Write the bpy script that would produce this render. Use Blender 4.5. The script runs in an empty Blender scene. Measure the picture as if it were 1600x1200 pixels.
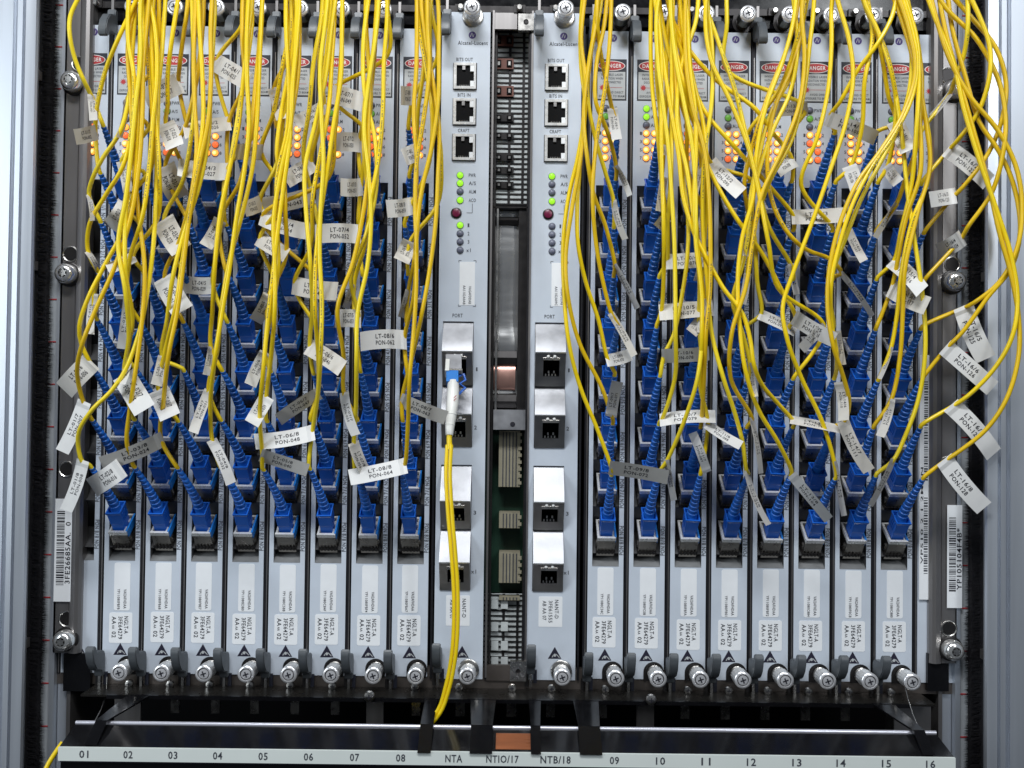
import bpy, bmesh, math, random
from mathutils import Matrix, Vector

# ------------------------------------------------------------------ camera, light, world
S = 0.000336                      # one layout unit (u) in metres
F, DIST = 1430.0, 1430.0          # focal length in photo pixels, camera distance in u
PITCH, ROLL = math.radians(1.07), math.radians(0.68)
scene = bpy.context.scene
COL = scene.collection
random.seed(7)
RND = random.Random(11)

CAM_R = Matrix.Rotation(math.radians(90) + PITCH, 3, 'X') @ Matrix.Rotation(ROLL, 3, 'Z')
CAM_P = Vector((0, -DIST, 0))
cam_data = bpy.data.cameras.new("camera")
cam = bpy.data.objects.new("camera", cam_data)
COL.objects.link(cam)
cam_data.sensor_width = 36.0
cam_data.lens = F / 1600.0 * 36.0
cam_data.clip_start = 0.02
cam_data.clip_end = 50
cam.matrix_world = Matrix.Translation(CAM_P * S) @ CAM_R.to_4x4()
scene.camera = cam

world = bpy.data.worlds.new("World")
scene.world = world
world.use_nodes = True
bg = world.node_tree.nodes["Background"]
bg.inputs[0].default_value = (0.74, 0.85, 1.0, 1)
bg.inputs[1].default_value = 0.075

def area(name, loc, target, sx, sy, watts, color=(1, 1, 1)):
    ld = bpy.data.lights.new(name, 'AREA')
    ld.shape = 'RECTANGLE'
    ld.size, ld.size_y, ld.energy, ld.color = sx * S, sy * S, watts, color
    ob = bpy.data.objects.new(name, ld)
    COL.objects.link(ob)
    ob.location = Vector(loc) * S
    ob.rotation_euler = (Vector(target) - Vector(loc)).to_track_quat('-Z', 'Y').to_euler()
    return ob

area("ceiling_lamp", (-350, -1750, 2200), (0, 0, 150), 1300, 340, 7.5, (0.95, 0.975, 1.0))
area("ceiling_lamp", (1300, -2200, 1500), (0, 0, 100), 300, 1500, 2.6, (0.93, 0.97, 1.0))
area("added_side_light", (-2300, -1900, 500), (0, 0, 0), 800, 1600, 3.0, (0.86, 0.94, 1.0))  # lamp added at the left, with no known source

scene.view_settings.view_transform = 'Standard'
scene.view_settings.look = 'None'
scene.view_settings.exposure = 0.0
scene.view_settings.gamma = 1.0

# ------------------------------------------------------------------ helpers
def P(px, py, h=0.0):
    """Point at depth h (towards the viewer) seen at photo pixel px, py; in u."""
    d = CAM_R @ Vector(((px - 800) / F, -(py - 600) / F, -1))
    t = (DIST - h) / d.y
    return CAM_P + d * t

def proj(p):
    c = CAM_R.transposed() @ (Vector(p) - CAM_P)
    return 800 + F * c.x / -c.z, 600 - F * c.y / -c.z

MATS = {}
def mat(name, color, rough=0.5, metal=0.0, var=0.06, scale=300.0, bump=0.0, emit=None, stretch=None, coat=0.0,
        spec=0.5, sss=0.0):
    m = bpy.data.materials.new(name)
    m.use_nodes = True
    nt = m.node_tree
    b = nt.nodes["Principled BSDF"]
    b.inputs["Roughness"].default_value = rough
    b.inputs["Metallic"].default_value = metal
    b.inputs["Specular IOR Level"].default_value = spec
    if coat:
        b.inputs["Coat Weight"].default_value = coat
        b.inputs["Coat Roughness"].default_value = 0.2
    b.inputs["Base Color"].default_value = (*color, 1)
    if emit:
        b.inputs["Emission Color"].default_value = (*emit[0], 1)
        b.inputs["Emission Strength"].default_value = emit[1]
    if var > 0:
        tc = nt.nodes.new("ShaderNodeNewGeometry")
        mp = nt.nodes.new("ShaderNodeMapping")
        mp.inputs["Scale"].default_value = stretch or (1, 1, 1)
        nz = nt.nodes.new("ShaderNodeTexNoise")
        nz.inputs["Scale"].default_value = scale
        nz.inputs["Detail"].default_value = 5
        nt.links.new(tc.outputs["Position"], mp.inputs[0])
        nt.links.new(mp.outputs[0], nz.inputs["Vector"])
        mx = nt.nodes.new("ShaderNodeMix")
        mx.data_type = 'RGBA'
        mx.inputs[6].default_value = (*[c * (1 - var * 2.2) for c in color], 1)
        mx.inputs[7].default_value = (*[min(1, c * (1 + var * 2.2)) for c in color], 1)
        nt.links.new(nz.outputs[0], mx.inputs[0])
        nt.links.new(mx.outputs[2], b.inputs["Base Color"])
        mr = nt.nodes.new("ShaderNodeMapRange")
        mr.inputs[3].default_value = max(0.03, rough - 0.12)
        mr.inputs[4].default_value = min(1, rough + 0.12)
        nt.links.new(nz.outputs[0], mr.inputs[0])
        nt.links.new(mr.outputs[0], b.inputs["Roughness"])
        if bump:
            bp = nt.nodes.new("ShaderNodeBump")
            bp.inputs["Strength"].default_value = bump
            bp.inputs["Distance"].default_value = 0.0002
            nt.links.new(nz.outputs[0], bp.inputs["Height"])
            nt.links.new(bp.outputs[0], b.inputs["Normal"])
    MATS[name] = m
    return m

mat("bezel_paint", (0.57, 0.625, 0.70), 0.5, 0, 0.045, 60, 0.05)
mat("bezel_edge", (0.30, 0.31, 0.32), 0.4, 0.7, 0.05)
mat("yellow_jacket", (0.90, 0.65, 0.006), 0.33, 0, 0.05, 90, 0, coat=0.3)
mat("blue_plastic", (0.009, 0.12, 0.56), 0.40, 0, 0.05, 300)
mat("blue_boot", (0.012, 0.135, 0.55), 0.42, 0, 0.06, 300)
mat("blue_bright", (0.02, 0.20, 0.62), 0.3, 0, 0.04)
mat("tag_shaded", (0.62, 0.60, 0.56), 0.6, 0, 0.04, 200)  # tag paper with a shaded brown-grey tone in its colour
mat("tag_paper", (0.68, 0.68, 0.67), 0.55, 0, 0.03, 200)
mat("sticker_paper", (0.86, 0.88, 0.90), 0.4, 0, 0.02, 200)
mat("ink", (0.012, 0.012, 0.02), 0.6, 0, 0)
mat("ink_grey", (0.05, 0.055, 0.07), 0.6, 0, 0)
mat("logo_violet", (0.06, 0.035, 0.18), 0.6, 0, 0)
mat("ink_violet", (0.012, 0.010, 0.028), 0.6, 0, 0)
mat("red_print", (0.44, 0.03, 0.035), 0.5, 0, 0)
mat("white_print", (0.80, 0.80, 0.78), 0.5, 0, 0)
mat("sign_black", (0.02, 0.022, 0.035), 0.45, 0, 0.05)
mat("sign_white", (0.46, 0.48, 0.49), 0.5, 0, 0.03)
mat("rim_bright", (0.88, 0.88, 0.87), 0.28, 0.45, 0.03)
mat("yellow_deep", (0.78, 0.51, 0.005), 0.36, 0, 0.06, 90, 0, coat=0.25)
mat("yellow_pale", (0.92, 0.70, 0.02), 0.33, 0, 0.05, 90, 0, coat=0.3)
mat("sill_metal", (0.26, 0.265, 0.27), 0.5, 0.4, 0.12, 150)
mat("chrome", (0.86, 0.86, 0.84), 0.18, 0.85, 0.03)
mat("nickel", (0.62, 0.60, 0.57), 0.28, 1, 0.06)
mat("screw_metal", (0.84, 0.84, 0.86), 0.25, 0.6, 0.05)
mat("sfp_metal", (0.36, 0.34, 0.31), 0.30, 1, 0.10, 400)
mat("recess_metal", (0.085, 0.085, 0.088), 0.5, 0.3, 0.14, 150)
mat("black_inside", (0.003, 0.003, 0.0035), 0.6, 0, 0, spec=0.1)
mat("wedge_silver", (0.38, 0.385, 0.405), 0.48, 0.85, 0.18, 180, 0.15)
mat("wedge_face", (0.40, 0.39, 0.385), 0.36, 1, 0.06, 200)
mat("lever_grey", (0.085, 0.095, 0.105), 0.42, 0, 0.08, 250)
mat("black_paint", (0.005, 0.005, 0.006), 0.18, 0, 0.1, 200, spec=0.35)
mat("tray_black", (0.008, 0.008, 0.009), 0.07, 0, 0.1, 60, stretch=(1, 1, 4))
mat("lip_metal", (0.72, 0.72, 0.80), 0.3, 0.6, 0)
mat("aluminium", (0.60, 0.64, 0.70), 0.40, 0.75, 0.05, 220, 0.03, stretch=(1, 1, 0.03))
mat("zinc", (0.30, 0.285, 0.28), 0.38, 0.85, 0.07, 160, 0.03, stretch=(1, 1, 0.05))
mat("rail_brown", (0.22, 0.19, 0.17), 0.35, 0.8, 0.10, 150)
mat("brush_black", (0.006, 0.005, 0.007), 0.7, 0, 0)
mat("strip_grey", (0.46, 0.49, 0.52), 0.5, 0.2, 0.03, 100)
mat("strip_white", (0.70, 0.75, 0.72), 0.45, 0, 0.02, 60)
mat("gasket", (0.022, 0.022, 0.026), 0.5, 0.6, 0.1, 500)
mat("led_off", (0.16, 0.17, 0.23), 0.3, 0, 0)
mat("led_green", (0.15, 0.5, 0.02), 0.3, 0, 0, emit=((0.42, 0.95, 0.03), 0.75))
mat("led_green_dim", (0.10, 0.25, 0.05), 0.3, 0, 0, emit=((0.25, 0.75, 0.08), 0.28))
mat("led_amber", (0.8, 0.3, 0.05), 0.3, 0, 0, emit=((1.0, 0.30, 0.04), 1.7))
mat("led_core", (0.9, 0.7, 0.3), 0.3, 0, 0, emit=((1.0, 0.72, 0.20), 1.7))
mat("led_orange", (0.6, 0.12, 0.05), 0.3, 0, 0, emit=((1.0, 0.18, 0.04), 0.75))
mat("button_red", (0.16, 0.012, 0.05), 0.3, 0, 0.05)
mat("pcb_green", (0.012, 0.05, 0.03), 0.5, 0, 0.2, 80)
mat("beige_plastic", (0.30, 0.275, 0.20), 0.5, 0, 0.08, 200)
mat("rust_brown", (0.16, 0.05, 0.03), 0.5, 0, 0.1, 200)
mat("grille_grey", (0.62, 0.66, 0.66), 0.45, 0.0, 0.1, 200)
mat("dark_metal", (0.045, 0.042, 0.042), 0.35, 0.7, 0.1, 200)
mat("polished_steel", (0.60, 0.60, 0.60), 0.22, 0.8, 0.05, 60, stretch=(1, 1, 6))
mat("reflected_pink", (0.62, 0.36, 0.30), 0.35, 0.8, 0.15, 150)  # pinkish tone of a reflection in the slot panel
mat("white_plastic", (0.80, 0.80, 0.76), 0.35, 0, 0.02)
mat("wood_reflection_orange", (0.26, 0.085, 0.032), 0.3, 0, 0.3, 160, stretch=(0.2, 1, 3.5))  # colour stands for wood mirrored in the tray front
mat("knob_dark", (0.20, 0.20, 0.17), 0.32, 1, 0.1, 200)
# dust on the black deck
dust = mat("dusty_black", (0.008, 0.0075, 0.007), 0.3, 0, 0.1, 200, spec=0.3)
_nt = dust.node_tree
_v = _nt.nodes.new("ShaderNodeTexNoise"); _v.inputs["Scale"].default_value = 900; _v.inputs["Detail"].default_value = 3
_r = _nt.nodes.new("ShaderNodeValToRGB"); _r.color_ramp.elements[0].position = 0.60; _r.color_ramp.elements[1].position = 0.72
_r.color_ramp.elements[0].color = (0.006, 0.0055, 0.005, 1); _r.color_ramp.elements[1].color = (0.16, 0.15, 0.13, 1)
_nt.links.new(_v.outputs[0], _r.inputs[0])
_nt.links.new(_r.outputs[0], _nt.nodes["Principled BSDF"].inputs["Base Color"])

class MB:
    """mesh builder, coordinates in u"""
    def __init__(s): s.v, s.f, s.m, s.mats = [], [], [], []
    def mi(s, name):
        if name not in s.mats: s.mats.append(name)
        return s.mats.index(name)
    def poly(s, pts, m):
        k = len(s.v); s.v += [tuple(p) for p in pts]; s.f.append(tuple(range(k, k + len(pts)))); s.m.append(s.mi(m))
    def box(s, x0, x1, y0, y1, z0, z1, m):
        k = len(s.v)
        s.v += [(x, y, z) for x in (x0, x1) for y in (y0, y1) for z in (z0, z1)]
        for q in ((0, 1, 3, 2), (4, 6, 7, 5), (0, 4, 5, 1), (2, 3, 7, 6), (0, 2, 6, 4), (1, 5, 7, 3)):
            s.f.append(tuple(k + i for i in q)); s.m.append(s.mi(m))
    def prism(s, pts, d, m):
        """closed polygon pts (3D) extruded by vector d"""
        k, n = len(s.v), len(pts); mi = s.mi(m)
        s.v += [tuple(p) for p in pts] + [(p[0] + d[0], p[1] + d[1], p[2] + d[2]) for p in pts]
        s.f.append(tuple(range(k, k + n))); s.f.append(tuple(range(k + 2 * n - 1, k + n - 1, -1))); s.m += [mi, mi]
        for i in range(n):
            j = (i + 1) % n
            s.f.append((k + i, k + j, k + n + j, k + n + i)); s.m.append(mi)
    def lathe(s, prof, n, m, at=(0, 0, 0), axis='z', cap=True, knurl=None):
        """prof: (radius, along). axis 'z' or '-y' (towards viewer)"""
        k = len(s.v); mi = s.mi(m)
        for (r, a) in prof:
            for i in range(n):
                t = 2 * math.pi * i / n
                rr = r * (0.95 if knurl and knurl[0] <= a <= knurl[1] and i % 2 else 1)
                c, d = rr * math.cos(t), rr * math.sin(t)
                s.v.append((at[0] + c, at[1] + d, at[2] + a) if axis == 'z' else (at[0] + c, at[1] - a, at[2] + d))
        for q in range(len(prof) - 1):
            for i in range(n):
                j = (i + 1) % n
                s.f.append((k + q * n + i, k + q * n + j, k + (q + 1) * n + j, k + (q + 1) * n + i)); s.m.append(mi)
        if cap:
            s.f.append(tuple(k + i for i in range(n))); s.m.append(mi)
            e = k + (len(prof) - 1) * n
            s.f.append(tuple(e + i for i in range(n))); s.m.append(mi)
    def tube(s, pts, r, n, m, caps=True):
        k = len(s.v); mi = s.mi(m); N = len(pts)
        up = Vector((0.3, -1, 0.1)).normalized()
        for i, p in enumerate(pts):
            t = (pts[min(i + 1, N - 1)] - pts[max(i - 1, 0)]).normalized()
            a = t.cross(up)
            if a.length < 1e-4: a = t.cross(Vector((1, 0, 0)))
            a.normalize(); b = t.cross(a)
            for j in range(n):
                w = 2 * math.pi * j / n
                s.v.append(tuple(p + (a * math.cos(w) + b * math.sin(w)) * r))
        for i in range(N - 1):
            for j in range(n):
                q = (j + 1) % n
                s.f.append((k + i * n + j, k + i * n + q, k + (i + 1) * n + q, k + (i + 1) * n + j)); s.m.append(mi)
        if caps:
            s.f.append(tuple(k + j for j in range(n))); s.m.append(mi)
            s.f.append(tuple(k + (N - 1) * n + j for j in range(n))); s.m.append(mi)
    def text(s, string, cx, cz, w, h, m, y=0.0, rot=0.0, fit='both'):
        """flat text in the XZ plane facing the viewer, centred at cx, cz"""
        vv, ff, tw, th = glyphs(string)
        sx, sz = w / tw, h / th
        if fit == 'h': sx = sz
        c, d = math.cos(rot), math.sin(rot)
        k = len(s.v); mi = s.mi(m)
        for (a, b) in vv:
            u, v = (a - tw / 2) * sx, (b - th / 2) * sz
            s.v.append((cx + u * c - v * d, y, cz + u * d + v * c))
        for f in ff:
            s.f.append(tuple(k + i for i in f)); s.m.append(mi)
    def disc(s, cx, cz, rx, rz, m, y=0.0, n=20):
        s.poly([(cx + rx * math.cos(2 * math.pi * i / n), y, cz + rz * math.sin(2 * math.pi * i / n)) for i in range(n)], m)
    def rect(s, x0, x1, z0, z1, m, y=0.0): s.poly([(x0, y, z0), (x1, y, z0), (x1, y, z1), (x0, y, z1)], m)
    def rrect(s, x0, x1, z0, z1, r, m, y0, y1):
        pts = []
        for (cx, cz, a) in ((x1 - r, z1 - r, 0), (x0 + r, z1 - r, 90), (x0 + r, z0 + r, 180), (x1 - r, z0 + r, 270)):
            for q in (0, 30, 60, 90):
                t = math.radians(a + q); pts.append((cx + r * math.cos(t), y0, cz + r * math.sin(t)))
        s.prism(pts, (0, y1 - y0, 0), m)
    def mesh(s, name, smooth=None, recalc=True):
        me = bpy.data.meshes.new(name)
        me.from_pydata([(a * S, b * S, c * S) for a, b, c in s.v], [], s.f)
        for n in s.mats: me.materials.append(MATS[n])
        me.polygons.foreach_set("material_index", s.m)
        if recalc:
            bm = bmesh.new(); bm.from_mesh(me); bmesh.ops.recalc_face_normals(bm, faces=bm.faces); bm.to_mesh(me); bm.free()
        if smooth:
            me.shade_smooth(); me.set_sharp_from_angle(angle=math.radians(smooth))
        me.update()
        return me

_cu = bpy.data.curves.new("t", 'FONT'); _cu.resolution_u = 2; _cu.offset = 0.014; _cu.space_character = 1.12
_cu_ob = bpy.data.objects.new("t", _cu)
_G = {}
def glyphs(string):
    if string not in _G:
        _cu.body = string
        me = bpy.data.meshes.new_from_object(_cu_ob)
        xs = [v.co.x for v in me.vertices]; ys = [v.co.y for v in me.vertices]
        x0, y0 = min(xs), min(ys)
        _G[string] = ([(v.co.x - x0, v.co.y - y0) for v in me.vertices], [tuple(p.vertices) for p in me.polygons],
                      max(xs) - x0, max(ys) - y0)
        bpy.data.meshes.remove(me)
    return _G[string]

def obj(name, me, parent=None, loc=(0, 0, 0), rot=None):
    o = bpy.data.objects.new(name, me); COL.objects.link(o)
    o.location = Vector(loc) * S
    if rot: o.rotation_euler = rot
    if parent: o.parent = parent
    return o
def thing(name, label, cat, loc=(0, 0, 0), group=None, rot=None):
    o = bpy.data.objects.new(name, None); COL.objects.link(o)
    o.empty_display_size = 0.005
    o.location = Vector(loc) * S
    if rot: o.rotation_euler = rot
    o["label"], o["category"] = label, cat
    if group: o["group"] = group
    return o
def tag(o, label, cat, group=None):
    o["label"], o["category"] = label, cat
    if group: o["group"] = group
    return o

def WHERE(k):
    n = k if k <= 8 else 17 - k
    o = ("", "leftmost", "second", "third", "fourth", "fifth", "sixth", "seventh", "eighth")[n]
    if k <= 8: return "leftmost card" if n == 1 else f"{o} card from the left"
    return "rightmost card" if n == 1 else f"{o} card from the right"
ORD = ["", "first", "second", "third", "fourth", "fifth", "sixth", "seventh", "eighth"]

# ------------------------------------------------------------------ layout constants (u)
PITCHX = 64.2
def card_x(k): return (-636 + PITCHX * (k - 0.5)) if k <= 8 else (117 + PITCHX * (k - 8.5))
ZOF = lambda px, py, h=0: P(px, py, h).z
ZB, ZT = ZOF(642, 1057), ZOF(655, 45)           # line card bezel bottom / top
ZLIP8 = ZOF(639, 838, 17)
ROWP = 72.9
def z0(row): return ZLIP8 - 25 + ROWP * (8 - row)  # reference height of the port plate
AX = (0.61, 0.79)                                # port axis: out, up
THETA = math.asin(0.61)
def port_pt(k, row):                             # centre of the port plate
    return Vector((card_x(k) - 0.5, 17.5, z0(row) + 13.5))
A_DIR = Vector((0, -0.61, 0.79)); B_DIR = Vector((0, 0.79, 0.61))

# ------------------------------------------------------------------ setting
def struct(name, mb, **k):
    o = obj(name, mb.mesh(name, **k)); o["kind"] = "structure"; return o
mb = MB()
mb.box(-1100, 1100, 700, 712, -900, 950, "black_inside")  # black panel added behind everything to keep world light out
struct("dark_back_blocker", mb)
mb = MB()
mb.box(-1100, 1100, -330, 700, -760, -750, "black_paint")  # unseen dark floor plate, added to close off the void below
struct("dark_floor_blocker", mb)

# ------------------------------------------------------------------ rack posts, brushes, marked strips
for sgn, side in ((-1, "left"), (1, "right")):
    def X(px_l, h, sgn=sgn):
        x = P(px_l, 600, h).x
        return x if sgn < 0 else -x - 12
    mb = MB()
    prof = [(-70, 70), (-25, 70), (-24, 64), (-19, 64), (-18, 70), (8, 70), (10, 64), (13, 64), (15, 74), (23, 74), (24, 66), (27, 66), (28, 72),
            (44, 70), (48, 66), (50, 40), (51, 0), (51, -60), (-70, -60)]
    mb.prism([(X(px, max(h, 0)), -h, -740) for px, h in prof], (0, 0, 1640), "aluminium")
    post = thing("rack_post", f"tall grooved aluminium rack post at the {side} edge of the photo", "rack post", (X(0, 0), 0, -740), "rack posts")
    o = obj("profile", mb.mesh("profile"), post); o.location = -post.location
    if True:
        for zc in ((P(55, 130, 0).z), (P(52, 420, 0).z), P(47, 995, 0).z):
            q = MB(); xa = X(49.5, 40); d = 1 if sgn < 0 else -1
            q.box(min(xa + 0.6 * d, xa - 4 * d), max(xa + 0.6 * d, xa - 4 * d), -52, -30, zc - 7, zc + 7, "zinc")
            o = obj("joint_clip", q.mesh("joint_clip"), post); o.location = -post.location
    # brush
    bt = thing("brush_strip", f"black bristle brush strip along the {side} rack post", "brush strip", (X(55, 20), -20, -740), "brush strips")
    q = MB(); xa, xb = sorted((X(50, 22), X(58, 22)))
    q.box(xa, xb, -26, -12, -740, 900, "brush_black"); xa, xb = sorted((X(56, 22), X(70, 22))); q.box(xa, xb, -24, -14, -740, 900, "brush_black")
    o = obj("holder", q.mesh("holder"), bt); o.location = -bt.location
    q = MB(); r = random.Random(5 + sgn)
    z = -730; dr = 1 if sgn < 0 else -1
    x_root = X(56, 22)
    while z < 890:
        for yy in (-25, -19, -13):
            L = 18.5 + 1.6 * math.sin(z * .03) + 1.0 * math.sin(z * .11) + r.uniform(-1.8, 2.2) + (3 if z > 300 else 0)
            zz = z + r.uniform(-1, 1); dz = r.uniform(-6, 2)
            a = Vector((x_root, yy + r.uniform(-2, 2), zz)); b = a + Vector((dr * L, r.uniform(-3, 3), dz))
            w = 0.9
            q.poly([a + Vector((0, 0, w)), a + Vector((0, 0, -w)), b], "brush_black")
            q.poly([a + Vector((0, w, 0)), a + Vector((0, -w, 0)), b], "brush_black")
        z += 0.6
    o = obj("bristles", q.mesh("bristles", recalc=False), bt); o.location = -bt.location; o["kind"] = "stuff"
    # strip with red unit marks
    st = thing("unit_mark_strip", f"grey upright strip with red height ticks beside the {side} brush", "marked strip", (X(80, 0), 0, -740), "unit mark strips")
    q = MB(); xa, xb = sorted((X(60, 2), X(91, 2)))
    q.box(xa, xb, -4, 6, -740, 900, "strip_grey")
    o = obj("strip", q.mesh("strip"), st); o.location = -st.location
    tick = MB(); tick.box(-8, 8, -0.5, 0.5, -0.9, 0.9, "red_print"); tm = tick.mesh("tick")
    zt = P(85, 270, 4).z; xt = (X(83, 4))
    for i in range(-14, 9):
        zz = zt + 66.15 * i
        xo = xt + (-2 if (-sgn) > 0 else 0)
        o = obj("tick", tm, st, Vector((xo, -4.3, zz)) - st.location / S)
    # rear frame strips seen below the flange
    q = MB()
    xa, xb = sorted((X(90, 0), X(98, 0))); q.box(xa, xb, -8, 200, -740, 900, "aluminium")
    xa, xb = sorted((X(99, 0), X(114, 0))); q.box(xa, xb, 3, 200, -740, 900, "aluminium")
    xa, xb = sorted((X(115, 0), X(121, 0))); q.box(xa, xb, -2, 200, -740, 900, "zinc")
    o = obj("inner_profile", q.mesh("inner_profile"), post); o.location = -post.location

# ------------------------------------------------------------------ the shelf (subrack) that holds the cards
shelf = thing("equipment_shelf", "metal telecom shelf framing all the upright cards, bolted between the rack posts", "equipment shelf", (0, 0, ZB - 20))
def sh(name, mb, smooth=None, recalc=True, **kw):
    o = obj(name, mb.mesh(name, smooth=smooth, recalc=recalc), shelf, **kw); o.location = o.location - shelf.location; return o
ZTOP = ZOF(800, 20)
q = MB(); q.box(-700, 700, 10, 40, ZOF(800, 36), ZOF(800, -60), "black_paint"); q.box(-700, 700, 4, 10, ZOF(800, 18), ZOF(800, 8), "dark_metal")
sh("top_rail", q)
q = MB(); q.box(-708, 708, 2, 14, ZB - 18, ZB + 14, "rail_brown"); q.box(-708, 708, 14, 60, ZB - 18, ZB - 14, "rail_brown")
sh("bottom_rail", q)
for sgn in (-1, 1):
    q = MB(); xa = -706 if sgn < 0 else 702
    q.box(xa, xa + 4, 0, 640, ZB - 20, ZT + 120, "dark_metal")
    sh("side_wall", q)
# rail tabs near the top between screws
tab = MB(); tab.box(-9, 9, 0, 6, -6, 6, "dark_metal"); tab.lathe([(5, 0), (5, 5), (3.6, 7)], 12, "nickel", (0, 0, 0), '-y')
tm = tab.mesh("rail_screw", smooth=40)
for px in (150, 720, 812, 868, 975, 1080, 1210, 1275, 1335, 1400):
    o = obj("rail_screw", tm, shelf, P(px, 12 + (px - 700) * 0.012, 0) - shelf.location / S)
for pa, pb in ((100, 141), (1449, 1482)):
    a, b = P(pa, 1021, 5), P(pb, 1080, 5); q = MB(); q.box(a.x, b.x, -6, 2, b.z, a.z, "black_paint"); sh("dark_corner_plate", q)  # black plates added where the corner recesses lie dark
# mounting flanges
for sgn in (-1, 1):
    def X(px_l, h=0, sgn=sgn):
        x = P(px_l, 600, h).x
        return x if sgn < 0 else -x - 13
    zb, zt = ZOF(120, 1018) , ZT + 140
    q = MB()
    prof = [(95, 8), (118, 8), (121, 11), (129, 13), (134, 11), (137, 6), (137, -10), (134, -10), (132, 4), (95, 4)]
    q.prism([(X(px), -h, zb) for px, h in prof], (0, 0, zt - zb), "zinc")
    o = sh("mounting_flange", q)
    for (py, hx) in ((103, 0), (397, 0), (733, 0), (967, 0)):
        pass
holes = [(124, 100), (110, 397), (104, 733), (104, 967), (1480, 118), (1488, 413), (1481, 725), (1483, 982)]
hm = MB(); hm.lathe([(12.8, -0.2), (12.4, 1.0), (11.4, 1.3), (10.2, 0.5)], 28, "nickel", (0, 0, 0), '-y', cap=False)
hm.lathe([(10.2, 0.5), (7, 0.3), (2, 0.25)], 24, "dark_metal", (0, 0, 0), '-y')
hm = hm.mesh("flange_hole", smooth=50)
for px, py in holes:
    obj("flange_hole", hm, shelf, P(px, py, 8.6) - shelf.location / S)
fs = MB()
fs.lathe([(19, 0), (19, 3), (17, 4)], 28, "dark_metal", (0, 0, 0), '-y')
fs.lathe([(15.5, 4), (15.8, 12), (14.6, 17), (11.5, 20.5), (7.2, 22.2), (6.9, 22.2), (6.6, 19)], 28, "chrome", (0, 0, 0), '-y', cap=False)
fs.disc(0, 0, 6.6, 6.6, "dark_metal", y=-19.2, n=18)
star = [(6.9 * (1 if i % 2 else .62) * math.cos(i * math.pi / 6), -22.4 + 0, 6.9 * (1 if i % 2 else .62) * math.sin(i * math.pi / 6)) for i in range(12)]
fs.prism(star, (0, 2.2, 0), "nickel")
fsm = fs.mesh("flange_screw", smooth=35)
for px, py in ((117, 131), (108, 429), (105, 998), (1490, 142), (1487, 441), (1484, 1013)):
    obj("flange_screw", fsm, shelf, P(px, py, 8.2) - shelf.location / S)
def barcode(name, px0, py0, px1, py1, string, label, flip):
    a, b = P(px0, py0, 11), P(px1, py1, 11)
    cx, cz = (a.x + b.x) / 2, (a.z + b.z) / 2
    w, hh = abs(b.x - a.x), abs(a.z - b.z)
    q = MB(); q.box(-w / 2, w / 2, -0.4, 0, -hh / 2, hh / 2, "sticker_paper")
    r = random.Random(len(string)); z = -hh * 0.34; ze = hh * 0.38
    xa, xb = (-w * 0.38, w * 0.08)
    while z < ze:
        t = r.choice((0.9, 0.9, 1.6, 2.4)); q.rect(xa, xb, z, min(z + t, ze), "ink", y=-0.6); z += t + r.choice((1.0, 1.2, 1.9))
    q.text(string, w * 0.29, hh * 0.0 - 4, hh * 0.6, 8, "ink", y=-0.6, rot=math.pi / 2)
    o = obj(name, q.mesh(name, recalc=False), None, (cx, -11, cz)); tag(o, label, "sticker", "barcode stickers")
barcode("barcode_sticker", 87, 779, 110, 940, "3FE26685AA.  0", "white barcode sticker reading 3FE26685AA on the left mounting flange", 0)
barcode("barcode_sticker", 1480, 789, 1503, 950, "YP105104F4B*", "white barcode sticker reading YP105104F4B on the right mounting flange", 0)

# ------------------------------------------------------------------ part meshes for cards
BW = 55.5                                       # bezel width
RX0, RX1 = -21, 20.5                            # recess
ZR_B, ZR_T = ZOF(642, 881), ZOF(649, 286)       # recess bottom/top
def zc(px, py): return P(px, py, 0).z
q = MB(); hb = BW / 2
q.box(-hb, hb, 0, 3, ZB, ZR_B, "bezel_paint"); q.box(-hb, hb, 0, 3, ZR_T, ZT, "bezel_paint")
q.box(-hb, RX0, 0, 3, ZR_B, ZR_T, "bezel_paint"); q.box(RX1, hb, 0, 3, ZR_B, ZR_T, "bezel_paint")
q.box(-hb, -hb + 1.5, 3, 45, ZB, ZT, "bezel_edge"); q.box(hb - 1.5, hb, 3, 45, ZB, ZT, "bezel_edge")
BEZEL = q.mesh("bezel")
# saw-tooth port panel inside the recess
q = MB()
prev = None
lines = [(0.5, ZR_B), (-22, ZR_B + 14)]
for row in range(8, 0, -1):
    z = z0(row)
    lines += [(-1.5, z), (-36.5, z + 27)]
lines += [(-2, ZR_T)]
for (h1, za), (h2, zb) in zip(lines[:-1], lines[1:]):
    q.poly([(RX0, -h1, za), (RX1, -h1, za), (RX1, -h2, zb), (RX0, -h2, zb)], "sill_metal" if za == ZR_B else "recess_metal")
for x in (RX0, RX1):
    q.poly([(x, 0.5, ZR_B), (x, 45, ZR_B), (x, 45, ZR_T), (x, 0.5, ZR_T)], "recess_metal")
q.box(RX0, RX1, 44, 45, ZR_B, ZR_T, "black_inside")
RECESS = q.mesh("port_recess", recalc=False)
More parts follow.
